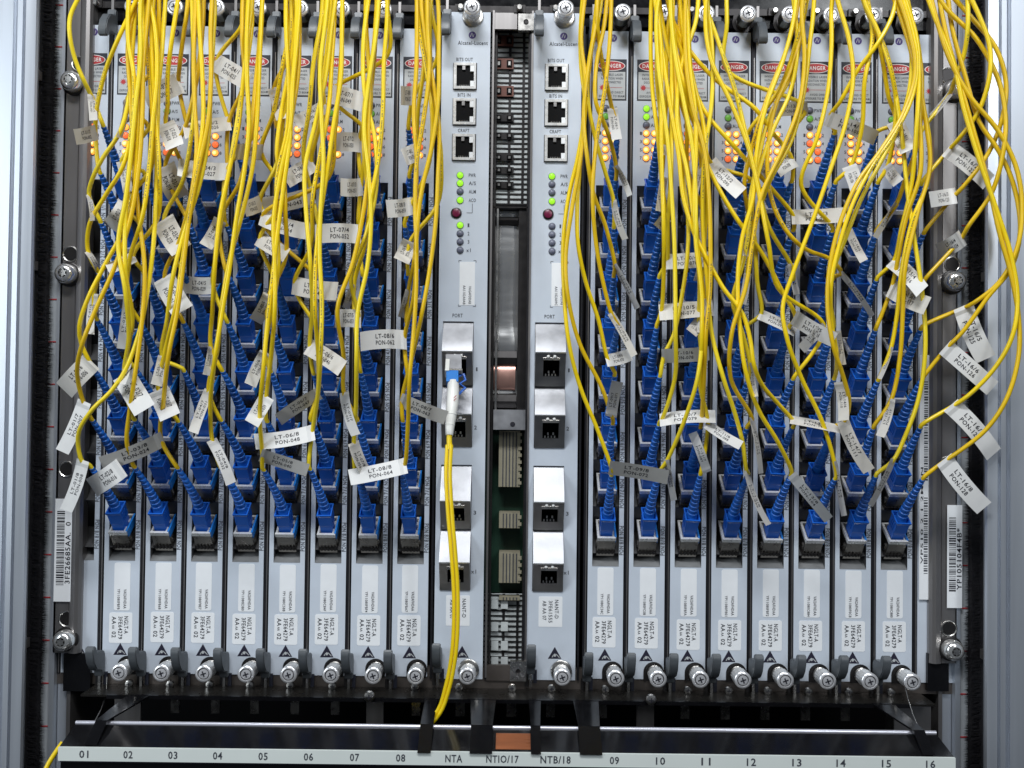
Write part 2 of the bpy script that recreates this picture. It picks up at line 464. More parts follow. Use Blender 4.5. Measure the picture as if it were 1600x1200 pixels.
# danger sign
def sign_mesh():
    q = MB(); w, hh = 47.5, 65
    q.box(-w / 2, w / 2, -0.5, 0, -hh / 2, hh / 2, "sign_black")
    zt = hh / 2
    q.disc(0, zt - 10.5, 21.5, 8, "white_print", y=-0.7, n=28); q.disc(0, zt - 10.5, 20.3, 7, "red_print", y=-0.9, n=28)
    q.text("DANGER", 0, zt - 10.5, 31, 6.2, "white_print", y=-1.1)
    q.rect(-w / 2 + 2, w / 2 - 2, -hh / 2 + 2, zt - 20, "sign_white", y=-0.7)
    for i, (s_, wd) in enumerate((("INVISIBLE LASER", 34), ("RADIATION WHEN", 34), ("DISCONNECTED", 28))):
        q.text(s_, 1, zt - 24.5 - i * 6.0, wd, 3.7, "ink_grey", y=-0.9)
    z = zt - 45
    st = [(-14 + 5.6 * (1 if i % 2 else .5) * math.cos(i * math.pi / 10), -0.9, z + 5.6 * (1 if i % 2 else .5) * math.sin(i * math.pi / 10)) for i in range(20)]
    q.poly(st, "red_print"); q.rect(-9, 17, z - 0.3, z + 0.3, "red_print", y=-0.9)
    q.text("AVOID DIRECT", 5, zt - 52.5, 28, 3.5, "ink_grey", y=-0.9)
    q.text("EXPOSURE TO BEAM", 0.5, zt - 58.5, 40, 3.5, "ink_grey", y=-0.9)
    return q.mesh("warning_sign", recalc=False)
SIGN = sign_mesh(); SIGN_C = (1.5, zc(1272, 128.5))
def led_mesh(matname, core=None):
    q = MB(); q.lathe([(5.6, 0), (5.6, 0.8), (5.0, 1.0)], 18, "ink_grey", (0, 0, 0), '-y')
    q.lathe([(5.0, 0.9), (4.7, 2.4), (3.1, 3.9), (0.9, 4.5)], 18, matname, (0, 0, 0), '-y')
    if core: q.lathe([(2.9, 3.7), (2.3, 4.3), (0.9, 4.8)], 14, core, (-0.5, 0, -0.3), '-y')
    return q.mesh("led", smooth=60)
LED = {"off": led_mesh("led_off"), "green": led_mesh("led_green"), "dim": led_mesh("led_green_dim"),
       "amber": led_mesh("led_amber", "led_core"), "orange": led_mesh("led_orange")}
# thumbscrew (axis towards the viewer)
def thumb_mesh(dark, washer=True):
    q = MB(); body = "knob_dark" if dark else "rim_bright"
    w_ = 16.5 if washer else 11.5
    q.lathe([(w_, 0.5), (w_, 3), (w_ - 1.5, 4)], 28, "nickel" if not dark else "dark_metal", (0, 0, 0), '-y')
    q.lathe([(10, 4), (10, 9), (12.4, 10), (12.6, 30), (12.6, 31)], 36, body, (0, 0, 0), '-y', knurl=(9.5, 30.5))
    q.lathe([(12.6, 31), (13.0, 32.5), (12.8, 35), (11.2, 36.6), (9.2, 36.8), (8.7, 34.6)], 36, "screw_metal", (0, 0, 0), '-y', cap=False)
    q.lathe([(8.7, 34.6), (7.6, 34.6)], 36, "dark_metal", (0, 0, 0), '-y', cap=False)
    q.lathe([(7.6, 34.6), (7.2, 36.4), (3.5, 36.9)], 36, "screw_metal", (0, 0, 0), '-y')
    for a in (0.35, 0.35 + math.pi / 2):
        c, d = math.cos(a), math.sin(a)
        q.poly([(c * 4.4 - d * 1, -37.2, d * 4.4 + c * 1), (-c * 4.4 - d * 1, -37.2, -d * 4.4 + c * 1),
                (-c * 4.4 + d * 1, -37.2, -d * 4.4 - c * 1), (c * 4.4 + d * 1, -37.2, d * 4.4 - c * 1)], "ink")
    return q.mesh("thumbscrew", smooth=40)
THUMB, THUMB_S, THUMB_D = thumb_mesh(False), thumb_mesh(False, False), thumb_mesh(True, False)
q = MB(); pts = [(16 * math.cos(t), 0, 16 * math.sin(t)) for t in [math.pi * i / 12 for i in range(13)]]
q.prism(pts + [(-16, 0, -13), (14, 0, -13)], (0, 0.8, 0), "dark_metal")
NOTCH = q.mesh("screw_notch")
def lever_mesh(sz):
    q = MB()
    prof = [(4, -42), (12, -42), (14, -33), (30, -27), (40, -15), (45, 0), (45, 8), (42, 11), (37, 11), (34, 8), (31, 0), (22, -2), (7, -3), (3, -9), (3, -30)]
    q.prism([(-6.5, -h, z * sz) for h, z in prof], (13, 0, 0), "lever_grey")
    me = q.mesh("ejector_lever")
    bm = bmesh.new(); bm.from_mesh(me)
    bmesh.ops.bevel(bm, geom=list(bm.edges), offset=1.3 * S, segments=2, affect='EDGES'); bm.to_mesh(me); bm.free()
    me.shade_smooth(); me.set_sharp_from_angle(angle=math.radians(50))
    return me
LEVER_B, LEVER_T = lever_mesh(1), lever_mesh(-1)
q = MB(); q.box(-2, 2, -9, -4, -62, -40, "nickel"); q.box(-9, -3.5, -1.2, 0, -64, -40, "dark_metal"); q.box(4, 9.5, -3, 0, -58, -38, "sign_black")
STEM = q.mesh("lever_stem")
q = MB(); q.box(-2, 2, -9, -4, 40, 60, "zinc"); STEM_T = q.mesh("lever_stem")
def esd(q, cx, cz, s):
    q.poly([(cx - s, -0.3, cz - s * .8), (cx + s, -0.3, cz - s * .8), (cx, -0.3, cz + s * .95)], "ink_violet")
    q.poly([(cx - s * .26, -0.5, cz - s * .25), (cx - s * .08, -0.5, cz - s * .50), (cx + s * .16, -0.5, cz - s * .48), (cx + s * .22, -0.5, cz - s * .2), (cx + s * .02, -0.5, cz - s * .02)], "sign_white")
    q.poly([(cx + s * .16, -0.5, cz - s * .16), (cx + s * .24, -0.5, cz - s * .08), (cx + s * .74, -0.5, cz - s * .58), (cx + s * .66, -0.5, cz - s * .66)], "sign_white")
    q.poly([(cx - s * .22, -0.5, cz - s * .55), (cx - s * .45, -0.5, cz - s * .62), (cx - s * .3, -0.5, cz - s * .25)], "sign_white")
q = MB(); esd(q, 0, 0, 10.5); ESD = q.mesh("antistatic_mark", recalc=False)
def logo_mesh(sc, withtext):
    q = MB(); q.disc(0, 0, 5.8, 5.8, "logo_violet", n=22)
    q.poly([(-3.6, -0.2, -2.6), (-2.6, -0.2, -3.0), (-0.1, -0.2, 3.8), (-1.0, -0.2, 3.6)], "sign_white")
    q.poly([(-0.1, -0.2, 3.8), (-0.6, -0.2, 3.0), (0.9, -0.2, -3.4), (1.7, -0.2, -3.2)], "sign_white")
    q.poly([(1.7, -0.2, -3.2), (1.0, -0.2, -3.0), (2.6, -0.2, 2.4), (3.3, -0.2, 2.0)], "sign_white")
    if withtext: q.text("Alcatel-Lucent", 1, -12.3, 47, 6.2, "ink_grey", y=-0.1)
    return q.mesh("maker_logo", recalc=False)
LOGO_S, LOGO_T = logo_mesh(1, False), logo_mesh(1, True)
# PON captions, shared by all cards
PON = []
for row in range(1, 9):
    q = MB()
    q.text(f"PON {row}", 0, -12.5, 20, 6.8, "ink_grey", rot=math.pi / 2)
    q.text("/", 0, 0, 2.6, 6.8, "ink_grey", rot=math.pi / 2)
    q.text(f"PON {row}", 0, 12.5, 20, 6.8, "ink_grey", rot=-math.pi / 2)
    PON.append(q.mesh("port_caption", recalc=False))
q = MB()
for i, (s_, w) in enumerate((("PWR", 12), ("A/S", 9.5), ("ALM", 12))): q.text(s_, 0 + w / 2, -13.0 * i, w, 5.6, "ink_grey")
for r_ in range(4):
    for c_ in range(2): q.text(str(r_ * 2 + c_ + 1), -15.5 if c_ == 0 else 13.5, -13.0 * (r_ + 3), 3, 5.2, "ink_grey")
LEDTXT = q.mesh("led_caption", recalc=False)
q = MB(); q.rrect(-18, 18, -23.5, 23.5, 3, "sticker_paper", -0.4, 0)
q.text("NGLT-A", 8.5, 4.5, 27, 6.6, "ink", y=-0.6, rot=-math.pi / 2); q.text("3FE64279", -0.5, 0, 35, 6.6, "ink", y=-0.6, rot=-math.pi / 2)
q.text("AA", -10.5, 11.5, 12, 6.6, "ink", y=-0.6, rot=-math.pi / 2); q.text("AA", -11.3, 1.2, 6, 4, "ink", y=-0.6, rot=-math.pi / 2)
q.text("02", -10.5, -10.5, 9.5, 6.6, "ink", y=-0.6, rot=-math.pi / 2)
TYPE_STICKER = q.mesh("type_sticker", recalc=False)
SER = ["FBFB", "FB6B", "F8E7", "E3B0", "C5BB", "C84F", "FBF4", "FBA7", "C34C", "FC0B", "FBFA", "F801", "FBF2", "C884", "F0C8", "C880"]
def serial_mesh(sfx):
    q = MB(); q.rrect(-12.5, 12.5, -37, 37, 3, "sticker_paper", -0.4, 0)
    q.text("VAI2AFHDAA", 4.8, -19, 30, 4.6, "ink", y=-0.6, rot=-math.pi / 2); q.text("YP11080" + sfx, -5.2, -19.5, 32, 4.2, "ink", y=-0.6, rot=-math.pi / 2)
    return q.mesh("serial_sticker", recalc=False)
CLEFT = {}
q = MB(); q.box(-2.6, 2.6, 0, 30, ZB - 2, ZT + 2, "gasket"); q.box(0.6, 2.0, -0.8, 0, ZB, ZT - 40, "zinc")
GASKET = q.mesh("gasket_strip")

def line_card(k, label, hidden=False):
    x = card_x(k) if 1 <= k <= 16 else (-636 - 32.1 if k == 0 else 117 + 8 * PITCHX + 32.1)
    t = thing("line_card", label, "line card", (x, 0, ZB), "upright line cards in the shelf")
    L = lambda xx, yy, zz: (xx, yy, zz - ZB)
    obj("bezel", BEZEL, t, L(0, 0, 0)); obj("port_recess", RECESS, t, L(0, 0, 0))
    obj("warning_sign", SIGN, t, L(SIGN_C[0], 0, SIGN_C[1]))
    obj("maker_logo", LOGO_S, t, L(4, -0.3, zc(655, 56)))
    r = random.Random(k * 13)
    xl, zl = -7.2, zc(1263, 173) ;  dz = 13.0
    obj("led_caption", LEDTXT, t, L(0, -0.3, zl))
    for i in range(3):
        st = {0: "green" if k in (10,) else "off", 1: "green" if k in (5, 10) else "dim", 2: "off"}[i]
        obj("led", LED[st], t, L(xl, 0, zl - dz * i))
    for rr in range(4):
        for cc in range(2):
            st = "amber" if r.random() < (0.9 if k in (13, 10, 12, 15, 16) else 0.6) else "orange"
            obj("led", LED[st], t, L(-7.2 + 12.8 * cc, 0, zl - dz * (rr + 3)))
    for row in range(1, 9): obj("port_caption", PON[row - 1], t, L(24.2, -0.3, z0(row) + 20))
    if not hidden:
        obj("serial_sticker", serial_mesh(SER[k - 1]), t, L(0.5 + r.uniform(-1.5, 1.5), 0, zc(642, 921) + r.uniform(-1, 1)))
        obj("type_sticker", TYPE_STICKER, t, L(0 + r.uniform(-1.5, 1.5), 0, zc(642, 985.5) + r.uniform(-1.2, 1.2)))
    obj("antistatic_mark", ESD, t, L(0, 0, zc(642, 1020)))
    zs, zs2 = zc(655, 1046), zc(668, 30)
    obj("gasket_strip", GASKET, t, L(-PITCHX / 2, 0, 0))
    if hidden: return t
    obj("screw_notch", NOTCH, t, L(12, -0.5, zs)); obj("thumbscrew", THUMB_S, t, L(13.5, -0.5, zs))
    obj("screw_notch", NOTCH, t, L(14.5, -0.5, zs2), (0, math.pi, 0)); obj("thumbscrew", THUMB_D, t, L(14.5, -0.5, zs2))
    if k != 0 or True:
        obj("ejector_lever", LEVER_B, t, L(-28, 0, zc(620, 1016))); obj("lever_stem", STEM, t, L(-28, 0, zc(620, 1016)))
        obj("ejector_lever", LEVER_T, t, L(-28, 0, zc(630, 66))); obj("lever_stem", STEM_T, t, L(-28, 0, zc(630, 66)))
    return t

for k in range(1, 17):
    nm = f"{k:02d}"
    line_card(k, f"grey upright line card with eight blue plugs, {WHERE(k)}".replace(" card from", " of the plugged cards from").replace("leftmost card", "leftmost of the plugged cards").replace("rightmost card", "rightmost of the plugged cards"))
line_card(0, "line card without plugs, mostly hidden behind the left mounting flange", True)
line_card(17, "card mostly hidden behind the right mounting flange, beside the last plugged card", True)
q = MB(); q.box(-9, 9, -0.5, 0, -190, 190, "sticker_paper")
rr = random.Random(3); z = -150
while z < 150:
    t_ = rr.choice((1, 1.6, 2.6)); 
    if not (-30 < z < -10): q.rect(-2, 4, z, z + t_, "ink_grey", y=-0.7)
    z += t_ + rr.choice((1.1, 1.8, 2.4))
q.text("VPS10 2 1 2MVN", -5, -60, 150, 4, "ink", y=-0.7, rot=math.pi / 2); q.text("YP1105104F4B  3FE26685AA", 6.8, 60, 190, 3.4, "ink_grey", y=-0.7, rot=math.pi / 2)
o = obj("barcode_label", q.mesh("barcode_label", recalc=False), None, (117 + 8 * PITCHX + 14, -3.2, P(1447, 745, 0).z))
tag(o, "long narrow label with fine print beside the last plugged card on the right", "label")

# ------------------------------------------------------------------ NT cards
ZNB, ZNT = ZOF(730, 1061), ZOF(740, 19)
rng = lambda px: P(px, 627, 0).x
def nt_card(name_lbl, off, leds, sticker_full):
    cx = -78.5 if off == 0 else 65.5
    # photo offsets are measured on card NTA; NTB is the same card shifted
    dx = 0 if off == 0 else 144.0
    t = thing("controller_card", name_lbl, "controller card", (cx, 0, ZNB), "controller cards in the middle")
    L = lambda v: (v[0] - cx, v[1], v[2] - ZNB)
    def at(px, py, h=0):
        p = P(px, py, h); return Vector((p.x + dx, p.y, p.z))
    x0, x1 = cx - 38, cx + 38
    wx0, wx1 = at(691, 600).x, at(739, 600).x
    groups = [(at(700, 502).z, at(700, 698).z), (at(700, 726).z, at(700, 922).z)]
    q = MB()
    zz = [ZNT, groups[0][0], groups[0][1], groups[1][0], groups[1][1], ZNB]
    q.box(x0, x1, 0, 3, zz[1], zz[0], "bezel_paint"); q.box(x0, x1, 0, 3, zz[3], zz[2], "bezel_paint"); q.box(x0, x1, 0, 3, zz[5], zz[4], "bezel_paint")
    for a, b in groups:
        q.box(x0, wx0, 0, 3, b, a, "bezel_paint"); q.box(wx1, x1, 0, 3, b, a, "bezel_paint")
    q.box(x0, x0 + 1.5, 3, 45, ZNB, ZNT, "bezel_edge"); q.box(x1 - 1.5, x1, 3, 45, ZNB, ZNT, "bezel_edge")
    q.box(x0 + 1.5, x1 - 1.5, 60, 62, ZNB, ZNT, "black_inside")
    o = obj("bezel", q.mesh("bezel"), t, L((0, 0, 0)))
    gx = MB(); gx.box(x0 - 6, x0 - 2.5, -1, 30, ZNB, ZNT - 20, "gasket"); gx.box(x1 + 2.5, x1 + 5.5, -1, 30, ZNB, ZNT - 20, "gasket")
    obj("gasket_strip", gx.mesh("gasket_strip"), t, L((0, 0, 0)))
    # slanted port hoods
    spans = [(502, 549, 602), (602, 647, 698), (726, 783, 826), (826, 879, 922)]
    for i, (a, b, c) in enumerate(spans):
        za, zb, zc_ = at(700, a).z, at(700, b, 26).z, at(700, c).z
        q = MB(); ha, hb_, hc = -4, 27, 2
        NS = 10; kq = len(q.v)
        for si in range(NS + 1):
            tq = si / NS; bl = 0.9 * math.sin(math.pi * tq) - 0.45 * math.sin(2 * math.pi * tq)
            for x in (wx0 + .6, wx1 - .6): q.v.append((x, -(ha + (hb_ - ha) * tq) - bl, za + (zb - za) * tq))
        for si in range(NS): q.f.append((kq + 2 * si, kq + 2 * si + 1, kq + 2 * si + 3, kq + 2 * si + 2)); q.m.append(q.mi("wedge_silver"))
        fx0, fx1 = wx0 + 10, wx1 - 10
        if off and False: pass
        def lp(t): return -(hb_ + (hc - hb_) * t), zb + (zc_ - zb) * t
        (ya, z_a), (yb, z_b), (yc, z_c), (yd, z_d) = lp(0), lp(.16), lp(.70), lp(1)
        ox0, ox1 = (wx0 + 13, wx0 + 38)
        q.poly([(wx0 + .6, ya, z_a), (wx1 - .6, ya, z_a), (wx1 - .6, yb, z_b), (wx0 + .6, yb, z_b)], "wedge_face")
        q.poly([(wx0 + .6, yb, z_b), (ox0, yb, z_b), (ox0, yc, z_c), (wx0 + .6, yc, z_c)], "wedge_face")
        q.poly([(ox1, yb, z_b), (wx1 - .6, yb, z_b), (wx1 - .6, yc, z_c), (ox1, yc, z_c)], "wedge_face")
        q.poly([(wx0 + .6, yc, z_c), (wx1 - .6, yc, z_c), (wx1 - .6, yd, z_d), (wx0 + .6, yd, z_d)], "wedge_face")
        for x in (wx0 + .6, wx1 - .6):
            q.poly([(x, -ha, za), (x, -hb_, zb), (x, -hc, zc_), (x, 20, zc_), (x, 20, za)], "wedge_face")
        q.box(wx0 + 1, wx1 - 1, -28.2, -26.4, zb - .9, zb + .9, "chrome")
        hood = obj("port_hood", q.mesh("port_hood", smooth=25, recalc=False), t, L((0, 0, 0)))
        # cage mouth, a real cavity
        q = MB(); d = Vector((0, 0.86, 0.5)) * 24
        A_, B_ = Vector((0, yb, z_b)), Vector((0, yc, z_c))
        for (xa, xb) in ((ox0, ox1),):
            q.poly([(xa, *A_.yz), (xb, *A_.yz), (xb, *(A_ + d).yz), (xa, *(A_ + d).yz)], "black_inside")
            q.poly([(xa, *B_.yz), (xb, *B_.yz), (xb, *(B_ + d).yz), (xa, *(B_ + d).yz)], "black_inside")
            for x in (xa, xb): q.poly([(x, *A_.yz), (x, *B_.yz), (x, *(B_ + d).yz), (x, *(A_ + d).yz)], "dark_metal")
            q.poly([(xa, *(A_ + d).yz), (xb, *(A_ + d).yz), (xb, *(B_ + d).yz), (xa, *(B_ + d).yz)], "black_inside")
            e = (B_ - A_) * .13
            for f_ in (.0,):
                q.box(xa - .4, xb + .4, A_.y - 1.6, A_.y - .4, A_.z - 3.4, A_.z - .2, "nickel")
            for f_ in (.35, .68): q.box(xa + 25 * f_ - 1.2, xa + 25 * f_ + 1.2, B_.y + 4, B_.y + 9, B_.z + 5, B_.z + 9, "nickel")
            for f_ in (.15, .35, .55, .75): q.box(xa + 25 * f_ - .6, xa + 25 * f_ + 1.2, B_.y + .6, B_.y + 3, B_.z + .6, B_.z + 4, "nickel")
        obj("port_mouth", q.mesh("port_mouth", recalc=False), hood, (0, 0, 0))
        ld = MB()
        for f_ in (.3, .7): ld.lathe([(2.6, 0), (2.4, 1.4), (1.2, 2.2)], 12, "white_print", (ox0 + 25 * f_, A_.y - 1.0, A_.z + 2.4), '-y')
        obj("port_lamp", ld.mesh("port_lamp", smooth=60), hood)
    # jacks
    for py, cap in ((119.5, "BITS OUT"), (175, "BITS IN"), (230.5, "CRAFT")):
        c = at(726.5 - (py - 119) * .014, py)
        q = MB(); w, hh = 35, 41
        y0, y1 = -4, 0
        q.box(-w / 2, -w / 2 + 4.5, y0, y1, -hh / 2, hh / 2, "rim_bright"); q.box(w / 2 - 3.2, w / 2, y0, y1, -hh / 2, hh / 2, "rim_bright")
        q.box(-w / 2 + 4.5, w / 2 - 3.2, y0, y1, hh / 2 - 4, hh / 2, "rim_bright"); q.box(-w / 2 + 4.5, w / 2 - 3.2, y0, y1, -hh / 2, -hh / 2 + 4, "rim_bright")
        q.box(w / 2 - 9, w / 2 - 3.2, y0 + .4, y1, hh / 2 - 13.5, hh / 2 - 4, "sticker_paper"); q.box(w / 2 - 9, w / 2 - 3.2, y0 + .4, y1, -hh / 2 + 4, -hh / 2 + 12.5, "sticker_paper")
        q.box(-4, .5, y0 + .6, y1, hh / 2 - 11, hh / 2 - 4, "wedge_face")
        q.box(-w / 2 + 4.5, w / 2 - 3.2, -0.6, -0.3, -hh / 2 + 4, hh / 2 - 4, "black_inside")
        q.box(-w / 2 - 1, w / 2 + 1.4, -0.25, 0, -hh / 2 - 1.4, hh / 2 + 1, "dark_metal")
        for i in range(6): q.box(-8 + i * 2.6, -7.2 + i * 2.6, -3, -0.6, -hh / 2 + 4, -hh / 2 + 6.5, "nickel")
        me = q.mesh("network_jack")
        obj("network_jack", me, t, L(c + Vector((0, -0.2, 0))))
        q = MB(); q.text(cap, 0, 0, {"BITS OUT": 26, "BITS IN": 20, "CRAFT": 18}[cap], 5.6, "ink_grey")
        obj("jack_caption", q.mesh("jack_caption", recalc=False), t, L(at(726 - (py - 119) * .014, py - 26.5) + Vector((0, -.3, 0))))
    obj("maker_logo", LOGO_T, t, L(at(738, 55) + Vector((0, -.3, 0))))
    for (py, cap, st) in leds:
        obj("led", LED[st], t, L(at(719, py)))
        q = MB(); q.text(cap, 0, 0, 4.2 * len(cap) - 1.5, 5.8, "ink_grey")
        obj("led_caption", q.mesh("led_caption", recalc=False), t, L(at(738 if len(cap) > 2 else 732, py) + Vector((0, -.3, 0))))
    q = MB(); q.lathe([(8.6, 0), (8.6, 1.6), (7, 2.2), (6.6, .6)], 24, "dark_metal", (0, 0, 0), '-y', cap=False); q.lathe([(6.6, .4), (6.2, 3), (3, 4)], 20, "button_red", (0, 0, 0), '-y')
    obj("push_button", q.mesh("push_button", smooth=40), t, L(at(713, 333)))
    q = MB(); q.rect(8.5, 9.3, 0, 15, "ink_grey"); q.rect(0, 9, 0, .8, "ink_grey")
    obj("button_mark", q.mesh("button_mark", recalc=False), t, L(at(729, 333) + Vector((0, -.3, 0))))
    q = MB(); q.box(-12, 12, -.4, 0, -34, 34, "sticker_paper")
    q.text("VAGAFDDAB", 4.5, -18, 28, 4.2, "ink_grey", y=-.6, rot=-math.pi / 2); q.text("AA1102A0" + ("AB" if off == 0 else "9C"), -4.5, -18, 30, 4.2, "ink_grey", y=-.6, rot=-math.pi / 2)
    for sx in (-1, 1):
        for sz in (-1, 1):
            q.rect(sx * 13.5 - .4, sx * 13.5 + .4, sz * 36 - 3 * (sz > 0), sz * 36 + 3 * (sz < 0), "ink_grey", y=-.3); q.rect(min(sx * 13.5, sx * 9.5), max(sx * 13.5, sx * 9.5), sz * 36 - .4, sz * 36 + .4, "ink_grey", y=-.3)
    obj("serial_sticker", q.mesh("serial_sticker", recalc=False), t, L(at(730, 443) + Vector((0, 0, 0))))
    q = MB(); q.text("PORT", 0, 0, 16, 6, "ink_grey"); obj("port_heading", q.mesh("port_heading", recalc=False), t, L(at(715, 493) + Vector((0, -.3, 0))))
    for (px, py, s_) in ((745, 577, "1"), (743, 668, "2"), (742, 801, "3"), (740, 893, "x1")):
        q = MB(); q.text(s_, 0, 0, 2.4 if s_ == "1" else 4 * len(s_), 6, "ink_grey"); obj("port_number", q.mesh("port_number", recalc=False), t, L(at(px, py) + Vector((0, -.3, 0))))
    q = MB(); q.rrect(-18.5, 18.5, -23.5, 23.5, 1.5, "sticker_paper", -0.4, 0)
    q.text("NANT-D", 9.5, 4, 29, 6, "ink_grey", y=-.6, rot=-math.pi / 2); q.text("3FE61555", 0, 0, 34, 6, "ink_grey", y=-.6, rot=-math.pi / 2); q.text("AB AA 07", -9.5, 2, 30, 6, "ink_grey", y=-.6, rot=-math.pi / 2)
    obj("type_sticker", q.mesh("type_sticker", recalc=False), t, L(at(715.5, 954)))
    obj("antistatic_mark", ESD, t, L(at(722, 1019)))
    obj("thumbscrew", THUMB, t, L(at(732, 1046) + Vector((0, -.3, 0)))); obj("thumbscrew", THUMB, t, L(at(739, 26) + Vector((0, -.3, 0))))
    obj("ejector_lever", LEVER_B, t, L(at(685, 1006))); obj("lever_stem", STEM, t, L(at(685, 1006)))
    obj("ejector_lever", LEVER_T, t, L(at(699, 60))); obj("lever_stem", STEM_T, t, L(at(699, 60)))
    return t
LA = [(274, "PWR", "green"), (286.5, "A/S", "green"), (299.5, "ALM", "off"), (313, "ACO", "green"), (352, "1", "green"), (365, "2", "off"), (378, "3", "off"), (391, "x1", "off")]
LBL = [(a, b, c if b in ("PWR", "ACO") else "off") for a, b, c in LA]
nt_card("wide controller card holding the one white plug, behind tray mark NTA", 0, LA, True)
nt_card("wide controller card with all its ports empty, behind tray mark NTB/18", 1, LBL, True)

# ------------------------------------------------------------------ open middle slot
slot_x0, slot_x1 = -39, 27
def MX(px, py, h): return P(px, py, h)
for (x, m_, w) in ((-37, "zinc", 3), (-33, "dark_metal", 3.5), (24.5, "zinc", 3), (20, "dark_metal", 3.5)):
    q = MB(); q.box(x, x + w, -2 if m_ == "zinc" else 10, 30, ZB, ZT + 30, m_); sh("slot_rail", q)
q = MB(); q.box(-36, 30, 10, 420, P(800, 335, -60).z, P(800, 333, -60).z, "dark_metal"); sh("slot_shelf", q)
GH = -40
def grille(pya, pyb, name):
    za, zb = P(800, pya, GH).z, P(800, pyb, GH).z
    xa, xb = -55, 48
    q = MB(); q.box(xa, xb, -GH + 1.2, -GH + 3, zb, za, "grille_grey"); sh("backplane_sheet", q)
    q = MB()
    z = zb
    while z < za:
        q.box(xa, xb, -GH - 0.4, -GH + 1, z, z + 2.2, "dark_metal"); z += 8.2
    for i in range(5): q.box(xa + i * 22, xa + i * 22 + 4, -GH - 0.9, -GH + 0.8, zb, za, "dark_metal")
    sh(name, q)
    return za, zb
grille(45, 320, "upper_grille"); grille(928, 1052, "lower_grille")
for py in (62, 98, 141, 183, 211, 245, 265, 288):
    big = py < 160
    p = P(788, py, GH + 8)
    q = MB(); hh = 8.5 if big else 5.5
    q.box(p.x - 17, p.x + 15, -GH - 4, -GH - 1, p.z - hh, p.z + hh, "rust_brown" if big else "dark_metal")
    for sx in (-9, 8): q.box(p.x + sx - 4, p.x + sx + 4, -GH - 6, -GH - 4, p.z - hh * .6, p.z + hh * .6, "black_inside"); q.box(p.x + sx - 1.5, p.x + sx + 2, -GH - 7, -GH - 6, p.z - hh * .4, p.z + hh * .3, "nickel")
    sh("pin_block", q)
for py in (945, 980, 1010, 1035):
    for px in (773, 788):
        p = P(px, py, GH + 8); q = MB(); q.box(p.x - 5.5, p.x + 5.5, -GH - 5, -GH - 2, p.z - 7, p.z + 7, "grille_grey"); sh("pin_block", q)
za, zb = P(800, 338, -70).z, P(800, 645, -70).z
q = MB(); n = 16
pts = [(-38 + 46 * i / n, 70 - 2.5 * math.sin(math.pi * i / n) , zb) for i in range(n + 1)]
ribs = []
for i in range(121):
    zz = zb + (za - zb) * i / 120; u = (za - zz) / (za - zb)
    bulge = 7 * math.exp(-((u - .66) / .07) ** 2) + 3 * math.exp(-((u - .22) / .10) ** 2) + 4.0 * math.exp(-((u - .93) / .04) ** 2)  # bulges shaped to bend reflections into bright and dark bands
    ribs.append((zz, bulge))
k = len(q.v)
for zz, bl in ribs:
    for (x, y, _) in pts: q.v.append((x, y - 40 - bl, zz))
for i in range(120):
    for j in range(n): q.f.append((k + i * (n + 1) + j, k + i * (n + 1) + j + 1, k + (i + 1) * (n + 1) + j + 1, k + (i + 1) * (n + 1) + j)); q.m.append(q.mi("polished_steel"))
o = sh("polished_panel", q, smooth=60, recalc=False)
q = MB(); zq = P(790, 590, -25).z; q.lathe([(0, 0)] if False else [(11, -37), (13, -30), (13, 6)], 20, "reflected_pink", (0, 0, 0))
q.v = [(v[2] - 1, 25 + v[1] * .45, zq + v[0] * 1.5) for v in q.v]; sh("pink_reflection", q, smooth=50)  # pink reflection in the panel, built as a bar
for pa, pb in ((546, 572), (614, 640), (338, 352)):  # dark bands of the panel's reflection, built as solid bars
    a, b = P(790, pa, -24).z, P(790, pb, -24).z; q = MB()
    q.prism([(-38, 27, b), (-38, 21, b + 3), (-38, 18, (a + b) / 2), (-38, 21, a - 3), (-38, 27, a)], (45, 0, 0), "dark_metal"); sh("dark_reflection_band", q)
q = MB(); q.box(8, 28, 14, 120, zb, za, "dark_metal"); q.box(-27, -24, 10, 16, zb, za, "nickel"); sh("slot_guide", q)
q = MB(); a, b = P(771, 640, 0), P(825, 672, 0)
q.box(a.x, b.x, 6, 18, b.z, a.z, "wedge_silver"); q.lathe([(4, 0), (4, .6), (2.6, .8)], 14, "ink", (P(801, 663).x, 6, P(801, 663).z), '-y'); sh("slot_bracket", q)
za, zb = P(800, 672, GH).z, P(800, 930, GH).z
q = MB(); q.box(-60, 60, -GH + 20, -GH + 24, zb, za, "pcb_green"); sh("backplane_board", q)
for (pa, pb) in ((674, 760), (800, 824), (862, 909), (930, 936)):
    q = MB(); a, b = P(780, pa, GH), P(812, pb, GH)
    q.box(a.x, b.x, -GH - 10, -GH + 18, b.z, a.z, "beige_plastic")
    for i in range(5): q.box(a.x + 6 + i * 5.2, a.x + 7.6 + i * 5.2, -GH - 10.8, -GH - 10, b.z + 1, a.z - 1, "ink_grey")
    z = b.z + 4
    while z < a.z - 3:
        q.box(b.x - 3, b.x + 2.5, -GH - 12, -GH - 4, z, z + 5, "beige_plastic"); z += 11
    sh("backplane_connector", q)
q = MB(); a, b = P(797, 1033, 4), P(822, 1064, 4); q.box(a.x, b.x, -6, 4, b.z, a.z, "nickel"); q.lathe([(4, 0), (4, 1), (2.5, .3)], 14, "dark_metal", ((a.x + b.x) / 2, -6, (a.z + b.z) / 2), '-y'); sh("slot_bracket", q)
